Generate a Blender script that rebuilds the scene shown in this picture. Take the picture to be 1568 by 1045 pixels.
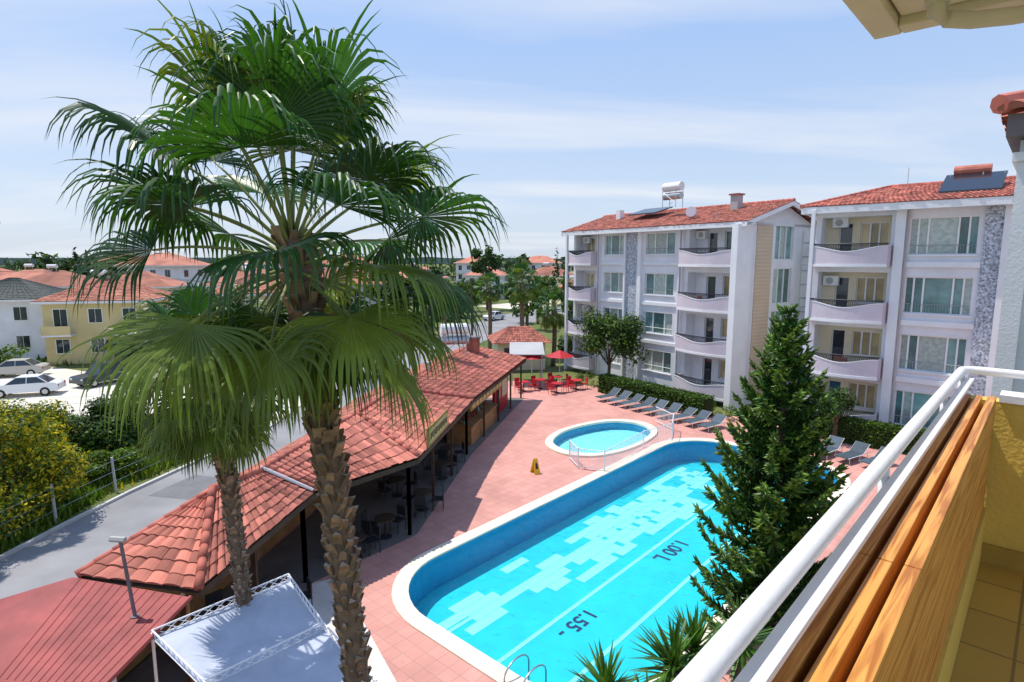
import bpy, bmesh, math, random
from mathutils import Vector as V, Matrix
R=random.Random(7)
sc=bpy.context.scene
for o in list(bpy.data.objects): bpy.data.objects.remove(o)
sc.view_settings.view_transform='Standard'; sc.view_settings.look='None'; sc.view_settings.exposure=0

# ------------------------------------------------------------ materials
MATS={}
def mat(name,col,rough=.8,nscale=0,namt=0,bump=0,bscale=None,rnd=0,spec=.3,transl=0,metal=0,col2=None,detail=4):
    m=bpy.data.materials.new(name); m.use_nodes=True
    nt=m.node_tree; N=nt.nodes; Lk=nt.links
    b=N['Principled BSDF']; b.inputs['Roughness'].default_value=rough
    b.inputs['Specular IOR Level'].default_value=spec; b.inputs['Metallic'].default_value=metal
    tc=N.new('ShaderNodeTexCoord')
    rgb=N.new('ShaderNodeRGB'); rgb.outputs[0].default_value=(*col,1); out=rgb.outputs[0]
    if nscale:
        n=N.new('ShaderNodeTexNoise'); n.inputs['Scale'].default_value=nscale; n.inputs['Detail'].default_value=detail
        n.inputs['Roughness'].default_value=.6
        Lk.new(tc.outputs['Object'],n.inputs['Vector'])
        mr=N.new('ShaderNodeMapRange'); mr.inputs[1].default_value=.3; mr.inputs[2].default_value=.7
        Lk.new(n.outputs['Fac'],mr.inputs[0])
        if col2:
            mx=N.new('ShaderNodeMix'); mx.data_type='RGBA'; Lk.new(mr.outputs[0],mx.inputs[0])
            Lk.new(out,mx.inputs[6]); mx.inputs[7].default_value=(*col2,1); out=mx.outputs[2]
        else:
            mr.inputs[3].default_value=1-namt; mr.inputs[4].default_value=1+namt
            mm=N.new('ShaderNodeVectorMath'); mm.operation='SCALE'; Lk.new(out,mm.inputs[0]); Lk.new(mr.outputs[0],mm.inputs['Scale']); out=mm.outputs[0]
    if rnd:
        at=N.new('ShaderNodeAttribute'); at.attribute_name='rnd'
        mr=N.new('ShaderNodeMapRange'); mr.inputs[3].default_value=1-rnd; mr.inputs[4].default_value=1+rnd
        Lk.new(at.outputs['Fac'],mr.inputs[0])
        mm=N.new('ShaderNodeVectorMath'); mm.operation='SCALE'; Lk.new(out,mm.inputs[0]); Lk.new(mr.outputs[0],mm.inputs['Scale']); out=mm.outputs[0]
    Lk.new(out,b.inputs['Base Color'])
    if bump:
        n=N.new('ShaderNodeTexNoise'); n.inputs['Scale'].default_value=bscale or 20; n.inputs['Detail'].default_value=3
        Lk.new(tc.outputs['Object'],n.inputs['Vector'])
        bp=N.new('ShaderNodeBump'); bp.inputs['Strength'].default_value=bump; bp.inputs['Distance'].default_value=.02
        Lk.new(n.outputs['Fac'],bp.inputs['Height']); Lk.new(bp.outputs[0],b.inputs['Normal'])
    if transl:
        tr=N.new('ShaderNodeBsdfTranslucent'); sc2=N.new('ShaderNodeVectorMath'); sc2.operation='MULTIPLY'
        Lk.new(out,sc2.inputs[0]); sc2.inputs[1].default_value=(1.4,1.5,.6); Lk.new(sc2.outputs[0],tr.inputs['Color'])
        ms=N.new('ShaderNodeMixShader'); ms.inputs[0].default_value=transl
        Lk.new(b.outputs[0],ms.inputs[1]); Lk.new(tr.outputs[0],ms.inputs[2]); Lk.new(ms.outputs[0],N['Material Output'].inputs[0])
    MATS[name]=m
    return m
mat('white',(.76,.76,.77),.6,.8,.06)
mat('wall_white',(.72,.72,.75),.85,.45,.11,bump=.2,bscale=30,detail=9)
mat('wall_lilac',(.60,.53,.58),.85,.7,.1,detail=8)
mat('wall_tan',(.58,.45,.31),.85,.7,.06)
mat('wall_yellow',(.62,.50,.25),.85,.5,.1)
mat('wall_cream',(.68,.60,.42),.85,.5,.07)
mat('wall_grey',(.4,.4,.4),.85,.5,.1)
mat('mosaic',(.40,.43,.48),.6,9,.6,detail=1)
mat('glass',(.13,.23,.22),.08,1.2,.35,rnd=.4,spec=.7)
mat('curtain',(.36,.42,.38),.15,5,.25,rnd=.2,spec=.7)
mat('glass_tan',(.42,.33,.17),.2,1.2,.3,rnd=.3,spec=.6)
mat('glass_dark',(.03,.04,.05),.06,2,.3,rnd=.4,spec=.8)
mat('frame',(.8,.8,.8),.4)
mat('iron',(.03,.03,.035),.5)
mat('steel',(.45,.46,.48),.35,metal=.8)
mat('tile',(.46,.155,.11),.8,1.1,.25,rnd=.42,detail=7)
mat('tile_old',(.36,.125,.09),.85,1.8,.3,rnd=.38,detail=7)
mat('ridge_tile',(.44,.13,.095),.8,2,.25,rnd=.25)
mat('sheet_red',(.31,.065,.06),.6,1.2,.28,bump=.15,bscale=4,detail=8)
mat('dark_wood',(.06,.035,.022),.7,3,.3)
mat('wood',(.33,.17,.07),.6,3,.3)
mat('coping',(.76,.66,.53),.7,1.5,.13,bump=.1,bscale=30,detail=8)
mat('concrete',(.66,.58,.53),.85,.9,.16,bump=.15,bscale=20,detail=8)
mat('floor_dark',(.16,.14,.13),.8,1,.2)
mat('asphalt',(.25,.245,.25),.9,.35,.2,bump=.2,bscale=15,detail=9)
mat('asphalt_patch',(.16,.16,.165),.9,1,.15,bump=.2,bscale=15)
mat('dirt',(.60,.55,.46),.95,.15,.18,bump=.3,bscale=4,detail=9)
mat('kerb',(.5,.5,.48),.8,1,.15)
mat('earth',(.07,.11,.02),.95,.12,.3,col2=(.17,.17,.06),detail=10)
mat('pool_wall',(.012,.27,.50),.4,3,.08)
mat('pool_floor',(.02,.52,.61),.4,1.2,.07)
mat('pool_light',(.29,.76,.78),.4,1.2,.05)
mat('pool_line',(.28,.76,.80),.4)
mat('pool_mark',(.03,.03,.10),.4)
mat('leaf_palm',(.033,.10,.012),.42,1.5,.3,rnd=.5,spec=.45,transl=.28)
mat('leaf_palm_y',(.12,.17,.02),.45,1.5,.3,rnd=.4,spec=.4,transl=.33)
mat('leaf_dead',(.22,.14,.07),.8,2,.3,rnd=.35,transl=.15)
mat('petiole',(.20,.23,.07),.5,rnd=.3)
mat('palm_bark',(.17,.115,.08),.95,6,.35,bump=.6,bscale=14)
mat('palm_boot',(.24,.155,.095),.9,9,.35,rnd=.45)
mat('palm_cut',(.44,.35,.26),.9,9,.3,rnd=.35)
mat('leaf_dark',(.025,.06,.010),.55,.8,.3,rnd=.5,transl=.2)
mat('leaf_mid',(.05,.105,.015),.55,.8,.3,rnd=.45,transl=.25)
mat('leaf_light',(.12,.19,.02),.55,.8,.3,rnd=.4,transl=.3)
mat('leaf_yellow',(.50,.40,.015),.6,.8,.2,rnd=.35,transl=.3)
mat('grass',(.12,.20,.02),.7,.3,.35,rnd=.45,transl=.3)
mat('pine_leaf',(.035,.10,.014),.5,1.2,.35,rnd=.5,spec=.35,transl=.15)
mat('pine_tip',(.13,.23,.025),.5,1.2,.3,rnd=.4,transl=.2)
mat('bark',(.10,.075,.055),.95,5,.3,bump=.5,bscale=12)
mat('yucca',(.06,.14,.018),.4,2,.3,rnd=.45,spec=.5,transl=.2)
mat('far_green',(.045,.075,.03),.9,.1,.4,rnd=.5)
mat('haze_hill',(.16,.20,.20),.95,.02,.2)
mat('canvas',(.44,.48,.58),.7,2,.1,bump=.5,bscale=2.2,transl=.05)
mat('rail_white',(.78,.78,.80),.35,12,.04,spec=.5,bump=.05,bscale=60)
mat('lounger',(.06,.085,.11),.7,4,.15,rnd=.2)
mat('red_paint',(.45,.02,.03),.5,rnd=.2)
mat('yellow_plastic',(.75,.45,.02),.4)
mat('yellow_wall',(.66,.47,.10),.8,.9,.1,bump=.3,bscale=40,detail=9)
mat('tire',(.02,.02,.02),.8)
mat('car_white',(.75,.75,.75),.25,spec=.6)
mat('car_dark',(.03,.04,.06),.25,spec=.6)
mat('car_beige',(.45,.42,.36),.3,spec=.6)
mat('pipe_cream',(.66,.60,.48),.6,3,.08)
mat('slab_cream',(.72,.64,.48),.8,2,.1,bump=.2,bscale=25,detail=8)
mat('fascia',(.18,.15,.16),.8,2,.15)
mat('solar',(.02,.022,.03),.15,spec=.7)
mat('sign_wood',(.30,.16,.05),.6,8,.3)
mat('sign_face',(.50,.36,.14),.6,14,.5)
mat('roof_far',(.38,.15,.10),.85,.4,.3,rnd=.3)
mat('roof_dark',(.05,.06,.055),.7)
mat('yellow_floor',(.42,.27,.05),.5,3,.18)
def grainwood(name,c1,c2,ang):
    m=bpy.data.materials.new(name); m.use_nodes=True; nt=m.node_tree;N=nt.nodes;L=nt.links;b=N['Principled BSDF']
    tc=N.new('ShaderNodeTexCoord');mp=N.new('ShaderNodeMapping');mp.vector_type='TEXTURE'
    mp.inputs['Rotation'].default_value=(0,0,ang);mp.inputs['Scale'].default_value=(1,.04,.04)
    n=N.new('ShaderNodeTexNoise');n.inputs['Scale'].default_value=1.7;n.inputs['Detail'].default_value=7;n.inputs['Distortion'].default_value=1.6
    cr=N.new('ShaderNodeValToRGB');cr.color_ramp.elements[0].position=.38;cr.color_ramp.elements[0].color=(*c1,1)
    cr.color_ramp.elements[1].position=.56;cr.color_ramp.elements[1].color=(*c2,1)
    L.new(tc.outputs['Object'],mp.inputs['Vector']);L.new(mp.outputs[0],n.inputs['Vector']);L.new(n.outputs['Fac'],cr.inputs[0])
    L.new(cr.outputs[0],b.inputs['Base Color']);b.inputs['Roughness'].default_value=.42
    bp=N.new('ShaderNodeBump');bp.inputs['Strength'].default_value=.25;bp.inputs['Distance'].default_value=.004
    L.new(n.outputs['Fac'],bp.inputs['Height']);L.new(bp.outputs[0],b.inputs['Normal'])
    MATS[name]=m
grainwood('slat',(.40,.14,.02),(.72,.34,.075),math.atan2(.737,.676))
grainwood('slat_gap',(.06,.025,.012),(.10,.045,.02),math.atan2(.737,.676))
def bricks(name,c1,c2,mortar,w,h,ang,msize,stain=.2):
    m=bpy.data.materials.new(name); m.use_nodes=True; nt=m.node_tree;N=nt.nodes;L=nt.links;b=N['Principled BSDF']
    tc=N.new('ShaderNodeTexCoord');mp=N.new('ShaderNodeMapping');mp.inputs['Rotation'].default_value=(0,0,ang)
    br=N.new('ShaderNodeTexBrick');br.offset=0;br.inputs['Scale'].default_value=1
    br.inputs['Brick Width'].default_value=w;br.inputs['Row Height'].default_value=h;br.inputs['Mortar Size'].default_value=msize
    br.inputs['Color1'].default_value=(*c1,1);br.inputs['Color2'].default_value=(*c2,1);br.inputs['Mortar'].default_value=(*mortar,1)
    n=N.new('ShaderNodeTexNoise');n.inputs['Scale'].default_value=.35;n.inputs['Detail'].default_value=9;n.inputs['Roughness'].default_value=.65
    mr=N.new('ShaderNodeMapRange');mr.inputs[1].default_value=.3;mr.inputs[2].default_value=.7;mr.inputs[3].default_value=1-stain;mr.inputs[4].default_value=1+stain
    mm=N.new('ShaderNodeVectorMath');mm.operation='SCALE'
    L.new(tc.outputs['Object'],mp.inputs['Vector']);L.new(mp.outputs[0],br.inputs['Vector']);L.new(tc.outputs['Object'],n.inputs['Vector'])
    L.new(n.outputs['Fac'],mr.inputs[0]);L.new(br.outputs['Color'],mm.inputs[0]);L.new(mr.outputs[0],mm.inputs['Scale']);L.new(mm.outputs[0],b.inputs['Base Color'])
    b.inputs['Roughness'].default_value=.75
    MATS[name]=m
bricks('patio',(.60,.285,.235),(.53,.245,.20),(.43,.22,.18),.42,.42,-.837,.014,.18)
bricks('balcony_floor',(.46,.29,.05),(.40,.25,.045),(.22,.14,.03),.33,.33,-.82,.006,.15)
# water
m=bpy.data.materials.new('water'); m.use_nodes=True; nt=m.node_tree;N=nt.nodes;L=nt.links
for n in list(N): 
    if n.type!='OUTPUT_MATERIAL': N.remove(n)
out=[n for n in N][0]
tp=N.new('ShaderNodeBsdfTransparent');tp.inputs[0].default_value=(.88,.985,.99,1)
gl=N.new('ShaderNodeBsdfGlossy');gl.inputs['Roughness'].default_value=.03
fr=N.new('ShaderNodeFresnel');fr.inputs[0].default_value=1.25
ms=N.new('ShaderNodeMixShader');tc=N.new('ShaderNodeTexCoord')
n1=N.new('ShaderNodeTexNoise');n1.inputs['Scale'].default_value=3.2;n1.inputs['Detail'].default_value=5;n1.inputs['Distortion'].default_value=.6
bp=N.new('ShaderNodeBump');bp.inputs['Strength'].default_value=.9;bp.inputs['Distance'].default_value=.10
L.new(tc.outputs['Object'],n1.inputs['Vector']);L.new(n1.outputs['Fac'],bp.inputs['Height'])
L.new(bp.outputs[0],gl.inputs['Normal']);L.new(bp.outputs[0],fr.inputs['Normal'])
L.new(fr.outputs[0],ms.inputs[0]);L.new(tp.outputs[0],ms.inputs[1]);L.new(gl.outputs[0],ms.inputs[2]);L.new(ms.outputs[0],out.inputs[0])
MATS['water']=m

# ------------------------------------------------------------ mesh builder
class MB:
    def __init__(s): s.v=[];s.f=[];s.m=[];s.r=[];s.slots=[]
    def slot(s,n):
        if n not in s.slots: s.slots.append(n)
        return s.slots.index(n)
    def poly(s,pts,mt,r=None):
        b=len(s.v); s.v.extend([tuple(p) for p in pts]); s.f.append(tuple(range(b,b+len(pts)))); s.m.append(s.slot(mt)); s.r.append(R.random() if r is None else r)
    def add(s,vs,fs,mt,r=None):
        b=len(s.v); s.v.extend([tuple(p) for p in vs]); k=s.slot(mt); rr=R.random() if r is None else r
        for f in fs: s.f.append(tuple(i+b for i in f)); s.m.append(k); s.r.append(rr)
    def box8(s,p,mt,r=None):
        s.add(p,[(3,2,1,0),(4,5,6,7),(0,1,5,4),(1,2,6,5),(2,3,7,6),(3,0,4,7)],mt,r)
    def box(s,x0,x1,y0,y1,z0,z1,mt,r=None):
        s.box8([(x0,y0,z0),(x1,y0,z0),(x1,y1,z0),(x0,y1,z0),(x0,y0,z1),(x1,y0,z1),(x1,y1,z1),(x0,y1,z1)],mt,r)
    def tube(s,a,b,r0,mt,r1=None,n=8,caps=True,rr=None):
        a=V(a);b=V(b);r1=r0 if r1 is None else r1; d=(b-a).normalized()
        u=d.cross(V((0,0,1)) if abs(d.z)<.9 else V((1,0,0))).normalized(); w=d.cross(u)
        vs=[];
        for c,rad in ((a,r0),(b,r1)):
            for i in range(n):
                t=2*math.pi*i/n; vs.append(c+u*math.cos(t)*rad+w*math.sin(t)*rad)
        fs=[(i,(i+1)%n,n+(i+1)%n,n+i) for i in range(n)]
        if caps: fs+= [tuple(range(n))[::-1],tuple(range(n,2*n))]
        s.add(vs,fs,mt,rr)
    def path(s,pts,rads,mt,n=10):
        pts=[V(p) for p in pts]; vs=[];fs=[]
        for k,p in enumerate(pts):
            d=(pts[min(k+1,len(pts)-1)]-pts[max(k-1,0)]).normalized()
            u=d.cross(V((0,0,1)) if abs(d.z)<.9 else V((0,1,0))).normalized(); w=d.cross(u)
            for i in range(n):
                t=2*math.pi*i/n; vs.append(p+u*math.cos(t)*rads[k]+w*math.sin(t)*rads[k])
        for k in range(len(pts)-1):
            for i in range(n): fs.append((k*n+i,k*n+(i+1)%n,(k+1)*n+(i+1)%n,(k+1)*n+i))
        fs+=[tuple(range(n))[::-1],tuple(range((len(pts)-1)*n,len(pts)*n))]
        s.add(vs,fs,mt,.5)
    def obj(s,name,parent=None,smooth=False,bevel=0):
        me=bpy.data.meshes.new(name); me.from_pydata(s.v,[],s.f)
        for n in s.slots: me.materials.append(MATS[n])
        me.polygons.foreach_set('material_index',s.m)
        at=me.attributes.new('rnd','FLOAT','FACE'); at.data.foreach_set('value',s.r)
        if smooth: me.polygons.foreach_set('use_smooth',[True]*len(s.f))
        me.update(); o=bpy.data.objects.new(name,me); sc.collection.objects.link(o)
        if bevel:
            b=o.modifiers.new('b','BEVEL'); b.width=bevel; b.segments=2; b.limit_method='ANGLE'
        if parent: o.parent=parent
        return o
def group(name):
    o=bpy.data.objects.new(name,None); o.empty_display_size=.5; sc.collection.objects.link(o); return o
class Fr:
    def __init__(s,o,e,n): 
        s.o=V((o[0],o[1],0)); s.e=V((e[0],e[1],0)).normalized(); s.n=V((n[0],n[1],0)).normalized()
    def P(s,a,d,z): return s.o+s.e*a+s.n*d+V((0,0,z))
    def box(s,mb,a0,a1,d0,d1,z0,z1,mt,r=None):
        mb.box8([s.P(a0,d0,z0),s.P(a1,d0,z0),s.P(a1,d1,z0),s.P(a0,d1,z0),s.P(a0,d0,z1),s.P(a1,d0,z1),s.P(a1,d1,z1),s.P(a0,d1,z1)],mt,r)
def fill(name,outer,holes,z,mt,parent=None):
    bm=bmesh.new(); es=[]
    for ring in [outer]+holes:
        vs=[bm.verts.new((p[0],p[1],z)) for p in ring]
        for i in range(len(vs)): es.append(bm.edges.new((vs[i],vs[(i+1)%len(vs)])))
    bmesh.ops.triangle_fill(bm,use_beauty=True,use_dissolve=False,edges=es)
    for f in bm.faces: f.normal_update()
    for f in bm.faces:
        if f.normal.z<0: f.normal_flip()
    me=bpy.data.meshes.new(name); bm.to_mesh(me); me.materials.append(MATS[mt])
    o=bpy.data.objects.new(name,me); sc.collection.objects.link(o)
    if parent: o.parent=parent
    return o
def catmull(pts,n=5):
    out=[];L=len(pts)
    for i in range(L):
        p0,p1,p2,p3=[V(pts[(i+k-1)%L]) for k in range(4)]
        for j in range(n):
            t=j/n; out.append(.5*((2*p1)+(p2-p0)*t+(2*p0-5*p1+4*p2-p3)*t*t+(3*p1-p0-3*p2+p3)*t**3))
    return out
def jit(a): return R.uniform(-a,a)

# ------------------------------------------------------------ camera / light / world
cam=bpy.data.cameras.new('camera'); co=bpy.data.objects.new('camera',cam); sc.collection.objects.link(co)
cam.sensor_width=36; cam.lens=900/1568*36; cam.clip_start=.05; cam.clip_end=5000
co.location=(0,0,10); co.rotation_euler=(math.radians(90-7.876),0,0); sc.camera=co
sd=V((.40,-.22,-1)).normalized()
sun=bpy.data.lights.new('sun','SUN'); sun.energy=5.0; sun.angle=math.radians(.5); sun.color=(1,.95,.87)
so=bpy.data.objects.new('sun',sun); sc.collection.objects.link(so); so.rotation_euler=sd.to_track_quat('-Z','Y').to_euler()
w=bpy.data.worlds.new("World"); sc.world=w; w.use_nodes=True; nt=w.node_tree;N=nt.nodes;L=nt.links
bg=N['Background']; sky=N.new('ShaderNodeTexSky'); sky.sky_type='NISHITA'; sky.sun_disc=False
sky.sun_elevation=math.asin(-sd.z); sky.sun_rotation=math.atan2(-sd.x,-sd.y); sky.altitude=0; sky.air_density=1; sky.dust_density=1.5
tc=N.new('ShaderNodeTexCoord'); sx=N.new('ShaderNodeSeparateXYZ'); L.new(tc.outputs['Generated'],sx.inputs[0])
hz=N.new('ShaderNodeMapRange'); hz.inputs[1].default_value=0; hz.inputs[2].default_value=.5; L.new(sx.outputs[2],hz.inputs[0])
hc=N.new('ShaderNodeMix'); hc.data_type='RGBA'; L.new(hz.outputs[0],hc.inputs[0]); hc.inputs[6].default_value=(5.9,6.8,8.0,1); hc.inputs[7].default_value=(2.5,4.5,8.6,1)
h2=N.new('ShaderNodeMix'); h2.data_type='RGBA'; h2.inputs[0].default_value=.75; L.new(sky.outputs[0],h2.inputs[6]); L.new(hc.outputs[2],h2.inputs[7])
ad=N.new('ShaderNodeMath');ad.operation='ADD';ad.inputs[1].default_value=.12;L.new(sx.outputs[2],ad.inputs[0])
mx0=N.new('ShaderNodeMath');mx0.operation='MAXIMUM';mx0.inputs[1].default_value=.05;L.new(ad.outputs[0],mx0.inputs[0])
dx=N.new('ShaderNodeMath');dx.operation='DIVIDE';L.new(sx.outputs[0],dx.inputs[0]);L.new(mx0.outputs[0],dx.inputs[1])
dy=N.new('ShaderNodeMath');dy.operation='DIVIDE';L.new(sx.outputs[1],dy.inputs[0]);L.new(mx0.outputs[0],dy.inputs[1])
cb=N.new('ShaderNodeCombineXYZ');L.new(dx.outputs[0],cb.inputs[0]);L.new(dy.outputs[0],cb.inputs[1])
mp=N.new('ShaderNodeMapping');mp.inputs['Rotation'].default_value=(0,0,-.9);mp.inputs['Scale'].default_value=(.4,1.3,1);mp.inputs['Location'].default_value=(1.3,.4,0)
L.new(cb.outputs[0],mp.inputs['Vector'])
ns=N.new('ShaderNodeTexNoise');ns.inputs['Scale'].default_value=.8;ns.inputs['Detail'].default_value=9;ns.inputs['Roughness'].default_value=.52;ns.inputs['Distortion'].default_value=.6
L.new(mp.outputs[0],ns.inputs['Vector'])
mr=N.new('ShaderNodeMapRange');mr.inputs[1].default_value=.44;mr.inputs[2].default_value=.72;mr.inputs[3].default_value=0;mr.inputs[4].default_value=.85
L.new(ns.outputs['Fac'],mr.inputs[0])
mx=N.new('ShaderNodeMix');mx.data_type='RGBA';L.new(mr.outputs[0],mx.inputs[0]);L.new(h2.outputs[2],mx.inputs[6]);mx.inputs[7].default_value=(6.8,7.1,7.7,1)
L.new(mx.outputs[2],bg.inputs[0]); bg.inputs[1].default_value=.126

# ------------------------------------------------------------ pool
pd=V((.67,.743,0)).normalized(); pn=V((.743,-.67,0)).normalized(); pc=V((-4.93,16.9,0))
def PL(s,wd,z=0): return pc+pd*s+pn*wd+V((0,0,z))
def ccw(p):
    a=sum(p[i][0]*p[(i+1)%len(p)][1]-p[(i+1)%len(p)][0]*p[i][1] for i in range(len(p)))
    return p if a>0 else p[::-1]
def rr(s0,s1,w0,w1,r,n=10):
    o=[]
    for cx,cy,a0 in ((s1-r,w1-r,0),(s0+r,w1-r,90),(s0+r,w0+r,180),(s1-r,w0+r,270)):
        for i in range(n+1):
            a=math.radians(a0+90*i/n); o.append(PL(cx+r*math.cos(a),cy+r*math.sin(a)))
    return ccw(o)
PW=9.4;PLn=22.2
po=rr(0,PLn,0,PW,3.0); pi_=rr(.5,PLn-.5,.5,PW-.5,2.5)
kid=ccw(catmull([(1.8,31.1),(2.7,33.4),(4.7,35.2),(6.6,35.9),(8.2,35.1),(8.5,33.3),(7.4,31.3),(5.8,29.7),(4.2,28.9),(2.6,29.3)],6))
kc=sum(kid,V((0,0)))/len(kid)
kin=[kc+(p-kc)*.87 for p in kid]
G=group('swimming_pool')
mb=MB()
def ring(mb,o,i,z,mt):
    n=len(o)
    for k in range(n):
        a,b,c,d=o[k],o[(k+1)%n],i[(k+1)%n],i[k]
        mb.poly([(a[0],a[1],z),(b[0],b[1],z),(c[0],c[1],z),(d[0],d[1],z)],mt,.5)
def wallr(mb,o,z0,z1,mt):
    n=len(o)
    for k in range(n):
        a,b=o[k],o[(k+1)%n]; mb.poly([(a[0],a[1],z0),(b[0],b[1],z0),(b[0],b[1],z1),(a[0],a[1],z1)],mt,.5)
ring(mb,po,pi_,.04,'coping'); wallr(mb,po,-.02,.04,'coping'); wallr(mb,pi_,-.02,.04,'coping'); mb.obj('coping',G)
mb=MB(); wallr(mb,pi_,-1.15,-.02,'pool_wall'); mb.obj('basin_wall',G)
mb=MB(); mb.poly([(p[0],p[1],-1.15) for p in pi_],'pool_floor'); mb.obj('basin_floor',G)
mb=MB()
def fq(s0,s1,w0,w1,z,mt): mb.poly([PL(s0,w1,z),PL(s1,w1,z),PL(s1,w0,z),PL(s0,w0,z)],mt)
RR=random.Random(3)
for k in range(9):
    w0=1.25+k*.40; s=RR.uniform(1.6,3.5)
    dens=[.45,.65,.75,.8,.65,.45,.3,.2,.15][k]
    while s<PLn-3:
        l=RR.uniform(.4,1.9)
        if RR.random()<dens+(.2 if s>8 else -.1): fq(s,min(s+l,PLn-2.5),w0,w0+.385,-1.146,'pool_light')
        s+=l+RR.choice([0,.0,.25])
for w0 in (2.5,4.55,6.55): fq(1.6,PLn-2,w0,w0+.14,-1.142,'pool_line')
mb.obj('floor_mosaic',G)
def text(t,p,ang,size,parent,mt):
    c=bpy.data.curves.new('depth_marking','FONT'); c.body=t; c.size=size; c.align_x='CENTER'; c.align_y='CENTER'; c.offset=.012
    c.materials.append(MATS[mt]); o=bpy.data.objects.new('depth_marking',c); sc.collection.objects.link(o); o.location=p; o.rotation_euler=(0,0,ang); o.parent=parent
pa=math.atan2(pd.y,pd.x)
text('1.55 -',PL(4.6,5.2,-1.138),pa+math.pi,.72,G,'pool_mark')
text('1.00 L',PL(10.8,5.2,-1.138),pa+math.pi,.82,G,'pool_mark')
mb=MB(); mb.poly([(p[0],p[1],-.13) for p in pi_],'water'); mb.obj('water',G)
mb=MB()
for wd in (6.3,6.85):
    pts=[PL(1.0,wd,-.6)]
    for i in range(9):
        a=math.pi*i/8; pts.append(PL(.55+.45*math.cos(a),wd,.1+.32*math.sin(a)))
    pts.append(PL(.1,wd,.04)); mb.path(pts,[.022]*len(pts),'steel',8)
mb.obj('ladder',G,True)
G=group('kids_pool')
mb=MB(); ring(mb,kid,kin,.10,'coping'); wallr(mb,kid,-.02,.10,'coping'); wallr(mb,kin,-.02,.10,'coping'); mb.obj('coping',G)
mb=MB(); wallr(mb,kin,-.45,-.02,'pool_wall'); mb.poly([(p[0],p[1],-.45) for p in kin],'pool_light'); mb.obj('basin',G)
mb=MB(); mb.poly([(p[0],p[1],-.06) for p in kin],'water'); mb.obj('water',G)
mb=MB()
fp=[(2.9,28.6),(3.2,27.3),(4.4,26.9),(7.0,30.2),(8.9,31.7),(9.5,33.6),(8.9,35.4)]
for a,b in zip(fp,fp[1:]):
    a=V((*a,0));b=V((*b,0));l=(b-a).length;n=int(l/.13)
    for z in (.12,1.0): mb.tube(a+V((0,0,z)),b+V((0,0,z)),.022,'rail_white',n=6)
    for i in range(n): p=a+(b-a)*i/n; mb.tube(p+V((0,0,.12)),p+V((0,0,1.0)),.011,'rail_white',n=4,caps=False)
    mb.tube(a,a+V((0,0,1.06)),.03,'rail_white',n=6)
mb.obj('pool_safety_fence')

# ------------------------------------------------------------ ground
fill('ground',[(-1500,-60),(1500,-60),(1500,2500),(-1500,2500)],[po,kid],-.03,'earth')
fill('patio',[(-9.3,5),(-9.2,12),(-8.5,20),(-8,30),(-6.7,42),(-3,48),(4.5,48),(7.6,44.6),(13,37.5),(16,36),(23,29),(30,20),(20,3)],[po,kid],0,'patio')
fill('concrete_path',[(-7.2,16.6),(-5.7,17.4),(-5.0,16.6),(-2.4,12.2),(-.6,10),(-1.6,8),(-4.2,11.2)],[],.006,'concrete')
mb=MB()
le=[(-17.6,5),(-17.2,18.6),(-16.9,21.4),(-16.5,24.3),(-15.4,29.5),(-14.4,35),(-14.6,42),(-15.2,52),(-14.9,61),(-11.4,70.8),(-8,88),(-1.5,108),(14,135),(45,170)]
ri=[(-9.6,5),(-9.6,18.6),(-9.2,21.4),(-8.8,24.3),(-8.5,29.5),(-8.2,35),(-7.6,42),(-7.2,52),(-6.6,61),(-3.8,70.8),(0,86),(7,103),(22,127),(52,160)]
for i in range(len(le)-1): mb.poly([(*le[i],-.010),(*ri[i],-.010),(*ri[i+1],-.010),(*le[i+1],-.010)],'asphalt',.5)
mb.obj('road')
fill('road_patch',[(-15.6,24.0),(-13.6,23.6),(-13.1,26.0),(-14.9,26.5)],[],-.005,'asphalt_patch')
fill('road_repair_strip',[(-13.2,14),(-12.9,14),(-11.6,34),(-11.9,34)],[],-.005,'asphalt_patch')
mb=MB()
def kerb(mb,pts,wd,h):
    for a,b in zip(pts,pts[1:]):
        a=V((*a,0));b=V((*b,0));n=(b-a).normalized().cross(V((0,0,1)))*wd
        mb.box8([a+V((0,0,-.03)),b+V((0,0,-.03)),b+n+V((0,0,-.03)),a+n+V((0,0,-.03)),a+V((0,0,h)),b+V((0,0,h)),b+n+V((0,0,h)),a+n+V((0,0,h))],'kerb')
kerb(mb,[(x-.15,y) for x,y in le[:6]],.15,.1); kerb(mb,ri[:10],.15,.1); mb.obj('kerb')
fill('dirt_lot',[(-70,33),(-32,36),(-20,37.5),(-14.6,34.6),(-14.7,42),(-15.3,52),(-20,50.5),(-34,50),(-42,54),(-70,60)],[],-.018,'dirt')
fill('side_road',[(-14.9,61),(-15.2,52),(-30,60),(-60,84),(-58,90),(-30,66)],[],-.02,'dirt')
fill('far_street',[(0,120),(20,140),(60,175),(55,180),(10,150),(-8,128)],[],-.02,'dirt')

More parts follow.
